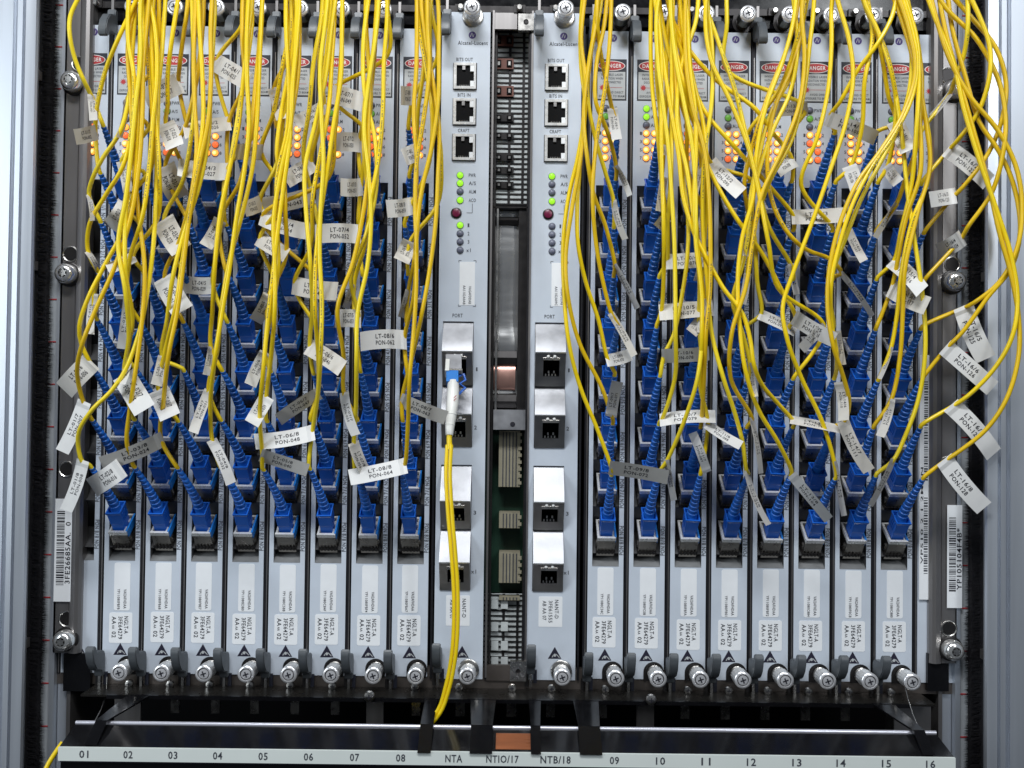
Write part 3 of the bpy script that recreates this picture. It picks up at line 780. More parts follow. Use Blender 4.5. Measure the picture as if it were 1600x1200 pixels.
q = MB(); a, b = P(810, 22, 4), P(834, 48, 4); q.box(a.x, b.x, -6, 4, b.z, a.z, "nickel"); q.lathe([(4, 0), (4, 1), (2.5, .3)], 14, "dark_metal", ((a.x + b.x) / 2, -6, (a.z + b.z) / 2), '-y'); sh("slot_bracket", q)
q = MB(); a, b = P(760, 1040, 2), P(797, 1064, 2); q.box(a.x, b.x, -1, 6, b.z, a.z, "rail_brown"); sh("slot_bracket", q)
q = MB(); a, b = P(772, 18, 2), P(808, 44, 2); q.box(a.x, b.x, 2, 8, b.z, a.z, "zinc"); sh("slot_bracket", q)

# ------------------------------------------------------------------ cable tray
DECK = ZB - 17
tray = thing("cable_tray", "black cable tray with white number strip running below all the cards", "cable tray", (0, -60, DECK - 70))
def tr(name, mb, smooth=None):
    o = obj(name, mb.mesh(name, smooth=smooth), tray); o.location = -tray.location; return o
q = MB(); q.box(-640, 640, -52, 0, DECK - 3, DECK, "dusty_black"); q.box(-600, 600, -55, -52, DECK - 5, DECK + .6, "black_paint"); tr("deck_plate", q)
ds = MB(); ds.lathe([(6.5, 0), (6.8, 2), (5.5, 4.4), (2, 5.4)], 16, "nickel", (0, 0, 0), '-y')
ds.rect(-3, 3, -.6, .6, "ink", y=-5.6); ds.rect(-.6, .6, -3, 3, "ink", y=-5.65)
dsm = ds.mesh("deck_screw", smooth=40)
for i, px in enumerate((201, 265, 327, 390, 453, 519, 648, 717, 800, 862, 946, 1075, 1139, 1200, 1264, 1327, 1393)):
    p = P(px, 1071 + (px - 200) * .011, 12); o = obj("deck_screw", dsm, tray); o.location = Vector((p.x, -8, DECK + 4)) * S - tray.location
for px in (582, 1012):
    p = P(px, 1083, 25); o = obj("deck_screw", dsm, tray); o.location = Vector((p.x, -55, DECK + 4)) * S - tray.location; o.scale = (1.25, 1.25, 1.25)
TL, TR_ = P(118, 1132, 132), P(1463, 1146, 132)
BL, BR = P(93, 1167, 172), P(1491, 1182, 172)
zt_, zb_ = (TL.z + TR_.z) / 2, (BL.z + BR.z) / 2
xl_t, xr_t, xl_b, xr_b = TL.x, TR_.x, BL.x, BR.x
q = MB()
q.prism([(xl_t, -132, zt_), (xr_t, -132, zt_), (xr_b, -172, zb_), (xl_b, -172, zb_)], (0, 6, 0), "tray_black")
q.box(xl_t, xr_t, -126, -20, DECK - 78, DECK - 75, "black_paint"); q.box(xl_t, xr_t, -126, -123, DECK - 78, zt_, "tray_black"); tr("tray_body", q)
q = MB(); q.tube([Vector((xl_t, -130, zt_ + 1)), Vector((0, -130, zt_ + 1)), Vector((xr_t, -130, zt_ + 1))], 3.0, 12, "lip_metal"); tr("tray_lip", q, 60)
q = MB(); zs = zb_ - 18
q.box(xl_b, xr_b, -176, -170, zs, zb_, "strip_white")
for i, s_ in enumerate(("01", "02", "03", "04", "05", "06", "07", "08", "NTA", "NTIO/17", "NTB/18", "09", "10", "11", "12", "13", "14", "15", "16")):
    px = (131, 200, 270, 340, 411, 482, 554, 626, 709, 785, 868, 960, 1032, 1103, 1174, 1245, 1314, 1385, 1454)[i]
    x = P(px, 1185, 176).x
    q.text(s_, x, (zs + zb_) / 2 + .5, {2: 12.5, 3: 23, 6: 41, 7: 44}[len(s_)], 10.2, "ink_grey", y=-176.4)
tr("number_strip", q)
q = MB(); q.box(xl_b, xr_b, -170, -166, zs - 4, zs, "ink_violet"); q.box(xl_b, xr_b, -168, -120, zs - 60, zs - 4, "black_paint"); tr("tray_base", q)
def finger(xa0, xa1, xb0, xb1, hb2, zlow, name="finger"):
    q = MB(); zf = zt_ + 6
    q.prism([(xa0, -50, DECK - 2), (xa1, -50, DECK - 2), (xb1, -hb2, zf), (xb0, -hb2, zf)], (0, 0, 2.6), "black_paint")
    hl = 132 + (zt_ - zlow) / (zt_ - zb_) * 40 + 3
    q.prism([(xb0, -hb2, zf + 2.6), (xb1, -hb2, zf + 2.6), (xb1, -hl, zlow), (xb0, -hl, zlow)], (0, -3, 0), "black_paint")
    return tr(name, q)
for (a0, a1, b0, b1) in ((664, 684, 657, 677), (735, 775, 736, 770), (826, 845, 829, 844), (895, 935, 903, 937)):
    p0, p1 = P(a0, 1098, 50).x, P(a1, 1098, 50).x; r0, r1 = P(b0, 1140, 138).x, P(b1, 1140, 138).x
    finger(p0, p1, r0, r1, 138, P(750, 1172, 166).z)
p0, p1 = P(200, 1092, 50).x, P(236, 1092, 50).x; finger(p0, p1, P(151, 1128, 138).x, P(169, 1128, 138).x, 138, P(160, 1162, 166).z)
p0, p1 = P(1362, 1104, 50).x, P(1395, 1104, 50).x; finger(p0, p1, P(1425, 1144, 138).x, P(1443, 1144, 138).x, 138, P(1435, 1177, 166).z)
for px, w in ((274, 13), (337, 13), (398, 13), (461, 13), (524, 13), (586, 26), (650, 13), (719, 14), (799, 15), (860, 13), (941, 14), (1008, 27), (1070, 13), (1133, 13), (1195, 13), (1258, 14), (1320, 14), (200, 40), (1425, 56)):
    p = P(px, 1112 + (px - 700) * .011, 20)
    big = w > 20
    q = MB(); q.box(p.x - w / 2, p.x + w / 2, -22, -18, DECK - (74 if big else 36), DECK - 5, "zinc" if big else "nickel")  # posts added to stand for pale reflections and gaps under the deck
    q.box(p.x - w / 2, p.x + w / 2, -24, -22, DECK - 12, DECK - 8, "chrome")
    tr("glint_post", q)
q = MB(); a, b = P(775, 1149, 150), P(829, 1181, 168)  # wood reflection painted as an orange strip on the tray front
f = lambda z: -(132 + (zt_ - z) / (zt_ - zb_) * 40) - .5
q.prism([(a.x, f(zt_ - 3), zt_ - 3), (b.x, f(zt_ - 3), zt_ - 3), (b.x, f(zb_ + 2), zb_ + 2), (a.x, f(zb_ + 2), zb_ + 2)], (0, -1.2, 0), "wood_reflection_orange")
o = obj("wood_reflection", q.mesh("wood_reflection")); tag(o, "orange painted wood reflection on the tray front between the two middle black fingers", "painted reflection")
# loose wire loops at the tray ends
for pts, lbl in (([(167, 1058, 8), (166, 1085, 30), (158, 1108, 70), (146, 1131, 120)], "thin wire hanging by the left end of the black tray"), ([(1415, 1075, 20), (1419, 1092, 40), (1426, 1115, 80), (1434, 1134, 120)], "thin wire hanging by the right end of the black tray")):
    q = MB(); q.tube([P(*p) for p in pts], 0.8, 6, "nickel"); o = obj("thin_wire", q.mesh("thin_wire", smooth=60)); tag(o, lbl, "wire")

# ------------------------------------------------------------------ transceivers
def sfp_meshes():
    hx, hy, L = 13.5, 20, 30
    q = MB(); q.box(-hx, hx, -hy, hy, -8, L - 2, "sfp_metal"); q.box(-hx - 1.4, hx + 1.4, -hy - 1.2, hy + 1.2, -2, 3, "dark_metal")
    for i in range(5): q.box(-hx + 2 + i * 5.2, -hx + 5 + i * 5.2, -hy - 2.4, -hy - 1.2, -2, 5, "dark_metal")
    q.box(hx, hx + 1.6, -hy + 6, -hy + 11, 6, 16, "nickel"); q.box(-hx - 1.6, -hx, -hy + 6, -hy + 11, 6, 16, "nickel")
    body = q.mesh("housing")
    q = MB(); t = 2.6
    q.box(-hx - .6, hx + .6, -hy - 1.4, -hy + t, L - 4, L + 2.2, "rim_bright"); q.box(-hx - .6, hx + .6, hy - t, hy + .6, L - 4, L + 1, "rim_bright")
    q.box(-hx - .6, -hx + t, -hy + t, hy - t, L - 4, L + 1, "rim_bright"); q.box(hx - t, hx + .6, -hy + t, hy - t, L - 4, L + .4, "rim_bright")
    q.box(-hx + t, -hx + t + 2, -hy + 3, hy - 3, L - 3, L + 2, "nickel"); q.box(hx - t - 2, hx - t, -hy + 3, -hy + 12, L - 3, L + 2, "rim_bright"); q.box(hx - t - 2, hx - t, 2, 9, L - 3, L + 2, "rim_bright")
    rim = q.mesh("rim")
    q = MB(); q.box(hx - 1, hx + 1.6, -hy + 1, hy - 1, L - 9, L + 3.5, "blue_bright"); q.box(-hx + t, hx - t, -hy + t, hy - t, L - 6, L - 3, "blue_plastic")
    ins = q.mesh("blue_insert")
    return body, rim, ins
SB, SR, SI = sfp_meshes()
for k in range(1, 17):
    for row in range(1, 9):
        t = thing("transceiver", f"small metal transceiver in {ORD[row]} port from top, {WHERE(k)}", "transceiver", port_pt(k, row), "transceivers in the card ports", (THETA, 0, 0))
        obj("housing", SB, t); obj("rim", SR, t); obj("blue_insert", SI, t)

# ------------------------------------------------------------------ patch cables
def connector_meshes():
    q = MB()
    # plug body, slightly flared, open collar
    def ring(hx, hy, z, cy): return [(-hx, cy - hy, z), (hx, cy - hy, z), (hx, cy + hy, z), (-hx, cy + hy, z)]
    rings = [ring(9.2, 11.5, -6, 0), ring(9.2, 11.5, 14, 0), ring(9.6, 12, 16, 0), ring(9.9, 12.5, 34, 0), ring(11.2, 14, 37.5, 0), ring(11.2, 14, 39.5, 0), ring(9.4, 12, 39.5, 0), ring(8.2, 10.5, 33, 0)]
    k = len(q.v); mi = q.mi("blue_plastic")
    for r_ in rings: q.v += r_
    for i in range(len(rings) - 1):
        for j in range(4):
            n_ = (j + 1) % 4; q.f.append((k + i * 4 + j, k + i * 4 + n_, k + i * 4 + 4 + n_, k + i * 4 + 4 + j)); q.m.append(mi)
    e = k + (len(rings) - 1) * 4
    q.f.append((e, e + 1, e + 2, e + 3)); q.m.append(mi); q.f.append((k, k + 1, k + 2, k + 3)); q.m.append(mi)
    for yy in (-5, 0, 5): q.box(9.6, 10.8, yy - 1.2, yy + 1.2, 18, 32, "blue_plastic"); q.box(-10.8, -9.6, yy - 1.2, yy + 1.2, 18, 32, "blue_plastic")
    body = q.mesh("connector")
    q = MB(); prof = [(8.6, 32), (8.6, 37), (8.2, 38)]
    n = 10
    for i in range(n):
        z = 40 + i * 7.6; r_ = 8.2 - i * 0.43
        prof += [(r_, z), (r_, z + 4.6), (r_ - 1.05, z + 5.4), (r_ - 1.05, z + 6.8)]
    z = 40 + n * 7.6
    prof += [(3.9, z), (3.9, z + 3)]
    q.lathe(prof, 14, "blue_boot", (0, 0, 0))
    return body, q
CB, _BQ = connector_meshes()
_BV = list(_BQ.v); _BOOTS = {}
def boot_bend(z, b): return b * max(0.0, (z - 36) / 83.0) ** 1.5
def boot_mesh(bx):
    bx = round(bx / 1.5) * 1.5
    if bx not in _BOOTS:
        _BQ.v = [(x + boot_bend(z, bx), y, z) for x, y, z in _BV]
        _BOOTS[bx] = _BQ.mesh("boot", smooth=45)
    return _BOOTS[bx], bx
BEND = dict(zip(range(1, 17), (-13, -15, -16, -15, -13, -10, -10, -1, 0, 5, 1, 7, 9, 5, 5, 9)))
BOOT_LEN = 119.0

# tags seen in the photo: (card, row): (attach x, y, end x, y, width)
TAGS = {
(1,1):(143,150,146,188,13),(1,2):(149,207,117,214,25),(1,3):(139,307,144,345,8),(1,4):(138,395,154,424,9),(1,5):(147,462,141,522,13),
(1,6):(141,567,100,610,34),(1,7):(131,630,97,706,22),(1,8):(129,722,103,798,20),
(2,3):(196,322,172,356,30),(2,4):(208,402,168,421,18),(2,5):(200,470,190,545,16),(2,7):(194,588,226,641,37),(2,8):(188,732,143,762,32),
(2,1):(198,160,186,215,10),(2,2):(190,255,200,300,16),(2,6):(200,560,190,600,12),
(3,1):(279,130,226,154,34),(3,2):(259,195,273,230,30),(3,3):(258,262,281,310,34),(3,4):(256,346,284,391,36),(3,5):(257,436,286,486,36),
(3,6):(255,560,244,602,18),(3,7):(248,612,266,652,34),(3,8):(252,687,158,725,24),
(4,1):(338,98,388,128,29),(4,2):(357,193,287,206,22),(4,3):(354,268,278,261,27),(4,4):(343,346,321,385,22),(4,5):(333,446,283,443,27),
(4,6):(330,545,322,586,11),(4,7):(326,612,302,676,16),(4,8):(332,690,361,756,17),
(5,1):(428,140,441,186,20),(5,2):(408,238,368,237,25),(5,3):(406,318,381,327,25),(5,4):(406,374,448,399,24),(5,5):(420,464,399,502,22),
(5,6):(414,553,391,602,20),(5,7):(416,622,393,662,24),(5,8):(410,712,481,735,20),
(6,1):(507,166,461,192,22),(6,2):(487,256,446,282,27),(6,3):(488,305,408,322,27),(6,4):(410,340,484,362,26),(6,5):(460,446,527,455,29),
(6,6):(484,543,535,576,27),(6,7):(496,616,435,656,20),(6,8):(488,676,398,690,25),
(7,1):(516,147,567,160,30),(7,2):(561,223,523,222,30),(7,3):(564,292,532,292,28),(7,4):(561,366,492,366,30),(7,5):(561,498,523,498,28),
(7,6):(553,448,540,482,12),(7,7):(538,616,556,680,15),(7,8):(553,694,577,748,18),
(8,1):(647,149,626,149,30),(8,2):(650,238,631,246,28),(8,3):(642,322,604,326,28),(8,4):(640,380,627,408,26),(8,5):(638,456,627,496,11),
(8,6):(632,531,563,534,30),(8,7):(628,626,697,653,22),(8,8):(632,728,546,746,25),
(9,1):(957,172,964,218,16),(9,2):(963,262,984,306,9),(9,3):(959,316,977,374,10),(9,4):(961,416,996,482,9),(9,5):(956,492,991,556,11),
(9,6):(950,563,986,553,20),(9,7):(955,648,965,596,18),(9,8):(955,731,1044,746,22),
(10,1):(1032,185,1039,242,15),(10,2):(1037,280,1030,330,12),(10,3):(1040,352,1028,342,22),(10,4):(1042,409,1114,404,24),(10,5):(1033,488,1114,481,25),(10,6):(1037,556,1108,552,22),
(10,7):(1034,656,1118,651,20),(10,8):(1041,722,1053,782,10),
(11,1):(1089,180,1105,202,24),(11,2):(1096,262,1085,310,10),(11,3):(1098,330,1092,380,10),(11,4):(1098,405,1090,440,14),(11,5):(1100,470,1094,520,10),(11,6):(1092,505,1080,520,20),(11,7):(1104,735,1082,676,14),(11,8):(1106,664,1158,696,15),
(12,1):(1183,258,1206,268,24),(12,2):(1112,256,1158,302,24),(12,3):(1172,350,1165,400,10),(12,4):(1168,430,1160,475,12),(12,5):(1189,492,1244,518,17),(12,6):(1172,570,1180,620,10),(12,7):(1175,655,1189,740,8),(12,8):(1167,738,1201,820,9),
(13,1):(1259,170,1208,173,22),(13,2):(1238,250,1213,266,26),(13,3):(1240,339,1322,335,23),(13,4):(1236,415,1245,460,10),(13,5):(1243,497,1304,531,24),(13,6):(1288,512,1252,546,16),(13,7):(1238,656,1319,672,13),(13,8):(1239,744,1295,812,16),
(14,1):(1294,186,1369,216,24),(14,2):(1328,262,1340,296,24),(14,3):(1327,363,1350,408,14),(14,4):(1315,428,1363,494,9),(14,5):(1310,520,1318,570,9),(14,6):(1312,600,1318,657,17),(14,7):(1318,660,1358,736,20),(14,8):(1304,724,1319,806,9),
(15,1):(1399,192,1419,236,27),(15,2):(1386,262,1404,286,20),(15,3):(1400,320,1367,371,9),(15,4):(1396,409,1441,455,26),(15,5):(1393,451,1449,478,30),(15,6):(1392,545,1374,592,7),(15,7):(1392,626,1375,682,14),(15,8):(1395,720,1360,790,9),
(16,1):(1483,148,1455,182,9),(16,2):(1483,234,1545,285,29),(16,3):(1491,306,1453,312,25),(16,4):(1502,373,1467,393,26),(16,5):(1506,481,1541,561,33),(16,6):(1479,544,1551,607,28),(16,7):(1488,635,1553,710,29),(16,8):(1477,720,1538,794,29),
}
READ = {(1,6),(1,8),(2,4),(2,7),(3,1),(3,3),(3,4),(3,5),(3,7),(3,8),(4,1),(4,3),(4,5),(6,2),(6,3),(6,4),(6,5),(6,8),(7,1),(7,2),(7,3),(7,4),(8,6),(8,8),(8,7),(9,8),(10,4),(10,5),(13,3),(15,1),(15,5),(16,2),(16,3),(16,5),(16,6),(16,7),(16,8)}

# bundle lanes: photo y: (x low, x high)
LANES = {
1: [(-60,178,232),(0,180,228),(100,190,216),(200,185,214),(300,172,206),(400,152,200),(500,130,168),(600,124,150)],
2: [(-60,220,254),(0,214,252),(100,220,250),(200,213,246),(300,203,245),(400,188,240),(500,203,236),(600,184,222),(700,194,202)],
3: [(-60,296,334),(0,304,331),(100,302,330),(200,290,326),(300,280,313),(400,264,293),(500,253,277),(600,240,258)],
4: [(-60,380,408),(0,383,406),(100,375,403),(200,366,398),(300,352,386),(400,340,369),(500,333,348),(600,325,336)],
5: [(-60,442,470),(0,442,468),(100,430,470),(200,424,466),(300,405,453),(400,418,448),(460,414,442),(550,404,426),(650,402,413)],
6: [(-60,505,535),(0,505,531),(100,494,530),(150,490,526),(250,478,516),(300,480,506),(400,480,501),(500,475,500),(650,485,496)],
7: [(-60,576,608),(0,576,606),(100,570,605),(200,562,603),(300,562,591),(400,553,581),(500,521,566),(600,545,561)],
8: [(-60,655,684),(0,655,682),(100,655,687),(200,645,687),(300,640,681),(400,638,671),(500,634,656),(600,630,643),(700,630,636)],
10: [(-60,1008,1046),(0,1011,1046),(100,1018,1046),(200,1024,1047),(300,1026,1049),(400,1032,1052),(500,1040,1054),(600,1042,1053),(650,1036,1046)],
11: [(-60,1044,1078),(0,1047,1076),(100,1058,1084),(150,1062,1092),(250,1068,1102),(350,1080,1106),(450,1092,1110),(550,1090,1107),(650,1086,1105)],
12: [(-60,1238,1272),(0,1234,1268),(60,1226,1262),(120,1205,1258),(180,1190,1246),(240,1182,1229),(300,1164,1201),(400,1157,1181),(460,1149,1181),(540,1120,1171),(620,1112,1166),(700,1160,1170)],
13: [(-60,1095,1150),(0,1100,1152),(60,1104,1162),(120,1110,1181),(180,1130,1202),(240,1150,1206),(300,1168,1218),(400,1180,1240),(500,1190,1236),(600,1195,1252),(700,1226,1246)],
14: [(-60,1300,1350),(0,1300,1346),(60,1290,1356),(120,1266,1346),(180,1230,1350),(240,1216,1331),(300,1204,1302),(400,1232,1272),(460,1216,1251),(520,1222,1262)],
15: [(-60,1380,1430),(0,1380,1424),(60,1397,1442),(120,1402,1448),(180,1388,1446),(240,1365,1425),(300,1340,1405)],
}
PATHS = {
(1,1):[(133,130),(118,95),(109,55),(110,25),(124,-5),(150,-50)],
(1,2):[(152,165),(165,110),(185,60),(206,15),(228,-30)],
(1,3):[(145,278),(160,248),(188,205),(202,150),(207,80),(212,0),(214,-40)],
(1,4):[(140,350),(165,305),(192,260),(206,200),(209,120),(200,60),(203,-40)],
(1,5):[(158,425),(188,370),(208,310),(214,240),(217,150),(219,60),(222,-40)],
(1,6):[(127,537),(124,510),(138,465),(165,412),(193,358),(207,300),(212,230),(220,140),(228,50),(226,-40)],
(1,7):[(122,597),(121,570),(131,530),(152,478),(178,420),(203,345),(216,270),(222,190),(224,100),(232,10),(236,-40)],
(1,8):[(122,695),(124,672),(146,638),(172,613),(196,578),(216,525),(228,470),(239,390),(244,300),(246,200),(247,100),(240,20),(236,-40)],
(2,8):[(198,690),(203,640),(211,585),(222,500),(226,420),(216,330),(209,240),(204,150),(200,70),(212,0),(216,-40)],
(3,1):[(281,100),(286,60),(292,20),(296,-30)],
(3,2):[(262,165),(262,120),(268,65),(278,0),(282,-40)],
(9,1):[(950,140),(938,80),(933,30),(935,-30)],
(9,2):[(955,225),(945,195),(931,160),(932,100),(944,40),(951,-30)],
(9,3):[(946,270),(930,215),(918,150),(922,90),(935,30),(944,-30)],
(9,4):[(945,350),(928,305),(918,250),(912,180),(920,100),(932,30),(939,-30)],
(9,5):[(940,430),(930,370),(926,300),(932,220),(945,140),(953,60),(956,-30)],
(9,6):[(935,500),(915,440),(903,380),(902,320),(907,250),(913,170),(924,80),(933,0),(937,-40)],
(9,7):[(940,605),(905,535),(887,460),(884,400),(893,330),(905,260),(913,190),(914,120),(908,60),(917,-30)],
(9,8):[(935,675),(905,600),(888,530),(881,450),(880,380),(888,310),(904,240),(914,165),(908,105),(907,50),(913,-30)],
(10,6):[(1052,525),(1066,460),(1074,400),(1075,340),(1066,270),(1058,190),(1052,110),(1048,40),(1050,-40)],
(10,8):[(1056,690),(1072,650),(1090,590),(1097,520),(1095,440),(1086,360),(1074,270),(1058,190),(1066,100),(1088,30),(1092,-40)],
(12,8):[(1160,690),(1148,645),(1130,590),(1112,520),(1105,440),(1098,350),(1100,250),(1112,160),(1113,80),(1105,0),(1104,-40)],
(12,5):[(1183,440),(1180,380),(1172,320),(1185,250),(1203,180),(1240,110),(1252,50),(1262,-10),(1264,-40)],
(12,6):[(1160,520),(1145,470),(1160,415),(1172,350),(1180,290),(1205,210),(1236,140),(1246,70),(1240,0),(1240,-40)],
(12,2):[(1100,225),(1080,180),(1068,130),(1056,80),(1050,30),(1048,-30)],
(13,2):[(1222,225),(1205,205),(1180,170),(1125,130),(1090,95),(1062,55),(1046,15),(1040,-30)],
(13,3):[(1210,300),(1170,255),(1135,215),(1105,180),(1085,140),(1070,95),(1052,40),(1045,-30)],
(13,5):[(1222,455),(1190,395),(1150,340),(1118,285),(1095,235),(1070,180),(1055,120),(1040,60),(1030,0),(1028,-40)],
(13,7):[(1215,630),(1190,600),(1178,570),(1172,530),(1160,490),(1130,450),(1105,405),(1085,365),(1068,310),(1060,240),(1048,170),(1036,90),(1026,0),(1024,-40)],
(13,8):[(1215,690),(1185,640),(1165,580),(1155,500),(1153,430),(1160,370),(1176,310),(1182,240),(1196,170),(1225,90),(1240,30),(1246,-40)],
(14,1):[(1312,160),(1340,110),(1370,70),(1394,25),(1405,-30)],
(14,4):[(1297,405),(1260,390),(1232,365),(1210,325),(1200,280),(1200,230),(1210,170),(1235,110),(1250,60),(1258,0),(1258,-40)],
(14,5):[(1297,470),(1300,430),(1322,370),(1346,310),(1378,250),(1405,195),(1421,140),(1424,80),(1410,20),(1396,-30)],
(14,6):[(1308,560),(1299,500),(1299,440),(1312,380),(1334,315),(1366,255),(1394,215),(1424,155),(1433,95),(1420,30),(1400,-30)],
(14,7):[(1327,630),(1318,590),(1302,540),(1293,480),(1296,420),(1312,350),(1340,285),(1376,235),(1412,175),(1430,110),(1420,45),(1395,-30)],
(14,8):[(1285,660),(1252,590),(1230,530),(1223,480),(1238,430),(1268,350),(1296,270),(1322,190),(1333,120),(1326,60),(1310,5),(1300,-40)],
(15,1):[(1388,150),(1380,100),(1370,50),(1352,0),(1340,-40)],
(15,2):[(1396,215),(1400,160),(1392,110),(1372,50),(1350,0),(1345,-40)],
(15,3):[(1413,285),(1432,230),(1440,160),(1437,90),(1420,30),(1400,-40)],
(15,4):[(1408,360),(1424,290),(1432,200),(1436,120),(1432,60),(1415,0),(1405,-40)],
(15,5):[(1404,400),(1416,340),(1438,270),(1437,190),(1430,110),(1412,40),(1390,-20)],
(15,6):[(1402,490),(1408,430),(1424,350),(1450,280),(1452,220),(1440,150),(1436,80),(1420,10),(1410,-40)],
(15,7):[(1406,560),(1411,480),(1414,420),(1432,340),(1453,260),(1448,200),(1436,130),(1420,60),(1406,0),(1396,-40)],
(15,8):[(1415,680),(1436,620),(1446,540),(1440,450),(1428,370),(1418,300),(1410,220),(1400,150),(1384,80),(1352,10),(1340,-40)],
(16,1):[(1490,130),(1505,90),(1512,45),(1511,-30)],
(16,2):[(1500,215),(1530,172),(1546,120),(1546,70),(1530,25),(1506,-25)],
(16,3):[(1505,292),(1545,238),(1566,185),(1572,130),(1556,75),(1520,30),(1475,-20)],
(16,4):[(1512,355),(1550,300),(1568,235),(1571,180),(1560,125),(1525,60),(1480,15),(1450,-30)],
(16,5):[(1522,473),(1562,440),(1588,392),(1597,325),(1588,262),(1560,205),(1515,150),(1485,95),(1466,40),(1448,-30)],
(16,6):[(1503,520),(1543,465),(1580,418),(1594,360),(1584,290),(1560,235),(1530,190),(1507,115),(1488,45),(1478,-30)],
(16,7):[(1513,618),(1552,578),(1580,530),(1590,470),(1580,400),(1558,330),(1530,250),(1506,170),(1490,100),(1462,30),(1440,-30)],
(16,8):[(1502,703),(1540,672),(1572,625),(1591,560),(1592,500),(1580,430),(1562,365),(1545,290),(1520,200),(1500,130),(1480,60),(1462,-30)],
}
def lane_x(c, y, f):
    L = LANES[c]
    y = max(min(y, L[-1][0]), L[0][0])
    for (ya, a0, a1), (yb, b0, b1) in zip(L[:-1], L[1:]):
        if ya <= y <= yb:
            t = (y - ya) / (yb - ya); return (a0 + (b0 - a0) * t) * (1 - f) + (a1 + (b1 - a1) * t) * f

def catmull(pts, step=9.0):
    out = []
    P_ = [pts[0] * 2 - pts[1]] + pts + [pts[-1] * 2 - pts[-2]]
    for i in range(1, len(P_) - 2):
        p0, p1, p2, p3 = P_[i - 1], P_[i], P_[i + 1], P_[i + 2]
        # centripetal parametrisation avoids loops between close points
        d1 = max((p1 - p0).length, 1e-3) ** .5; d2 = max((p2 - p1).length, 1e-3) ** .5; d3 = max((p3 - p2).length, 1e-3) ** .5
        t0, t1 = 0, d1; t2 = t1 + d2; t3 = t2 + d3
        n = max(2, int((p2 - p1).length / step))
        for j in range(n):
            t = t1 + (t2 - t1) * j / n
            A1 = p0 * ((t1 - t) / d1) + p1 * ((t - t0) / d1)
            A2 = p1 * ((t2 - t) / d2) + p2 * ((t - t1) / d2)
            A3 = p2 * ((t3 - t) / d3) + p3 * ((t - t2) / d3)
            B1 = A1 * ((t2 - t) / (t2 - t0)) + A2 * ((t - t0) / (t2 - t0))
            B2 = A2 * ((t3 - t) / (t3 - t1)) + A3 * ((t - t1) / (t3 - t1))
            out.append(B1 * ((t2 - t) / d2) + B2 * ((t - t1) / d2))
    out.append(pts[-1].copy())
    return out

TAG_LEN, TAG_W = 80.0, 28.0
def tag_mesh(c, row, spec, hA, org):
    ax, ay, ex, ey, w = spec
    rnd = random.Random(c * 100 + row)
    d = Vector((ex - ax, ey - ay)); L = d.length; d /= L
    nrm = Vector((-d.y, d.x))
    if nrm.y > 0: nrm = -nrm                       # towards the top of the photo
    bow = rnd.uniform(-.045, .045) * L
    miss = math.sqrt(max(0, TAG_LEN ** 2 - L ** 2))
    dh = min(miss, 46) * (1 if rnd.random() < .7 else -.5)
    wd = math.sqrt(max(0, TAG_W ** 2 - w * w)) * (1 if rnd.random() < .5 else -1)   # part of the width turned in depth
    n = 16
    def pt(t, s, lift=0.0):                        # t along, s across -0.5..0.5
        q = Vector((ax, ay)) + d * (L * t) + nrm * (bow * 4 * t * (1 - t) + s * w)
        h = hA + 1 + dh * t * t + s * wd + lift + 3.4 * math.exp(-(t * L / 4.5) ** 2) + 7 * math.sin(math.pi * t) * rnd_c
        return P(q.x, q.y, h) - org
    rnd_c = rnd.choice((-1.5, 1.9, 1.0, .4)) if c < 16 else .5
    q = MB(); k = 0
    t0 = -3.2 / max(L, 20)
    for lift in (0.0, 0.7):
        for i in range(n + 1):
            t = t0 + (1 - t0) * i / n
            q.v += [tuple(pt(t, -.5, lift)), tuple(pt(t, .5, lift))]
    mi = q.mi("tag_shaded" if c < 16 and rnd.random() < .4 else "tag_paper"); m_ = 2 * (n + 1)
    for i in range(n):
        a = 2 * i
        q.f.append((a, a + 1, a + 3, a + 2)); q.m.append(mi)
        q.f.append((m_ + a, m_ + a + 2, m_ + a + 3, m_ + a + 1)); q.m.append(mi)
        q.f.append((a, a + 2, m_ + a + 2, m_ + a)); q.m.append(mi); q.f.append((a + 1, m_ + a + 1, m_ + a + 3, a + 3)); q.m.append(mi)
    for a in (0, 2 * n):
        q.f.append((a, m_ + a, m_ + a + 1, a + 1)); q.m.append(mi)
    # print, bent with the tag
    rev = ex < ax - 2 or (abs(ex - ax) <= 2 and ey < ay)
    mi = q.mi("ink")
    for ln, s_ in enumerate((f"LT-{c:02d}/{row}", f"PON-{(c - 1) * 8 + row:03d}")):
        vv, ff, tw, th = glyphs(s_)
        kk = len(q.v)
        for (u, v) in vv:
            tt = (u / tw - .5) * .42; sv = (v / th - .5) * .24 + (.17 if ln == 0 else -.17)
            t = .44 + (-tt if rev else tt)
            q.v.append(tuple(pt(t, sv, 1.0)))
        for f_ in ff: q.f.append(tuple(kk + i for i in f_)); q.m.append(mi)
    return q.mesh("tag", recalc=False)

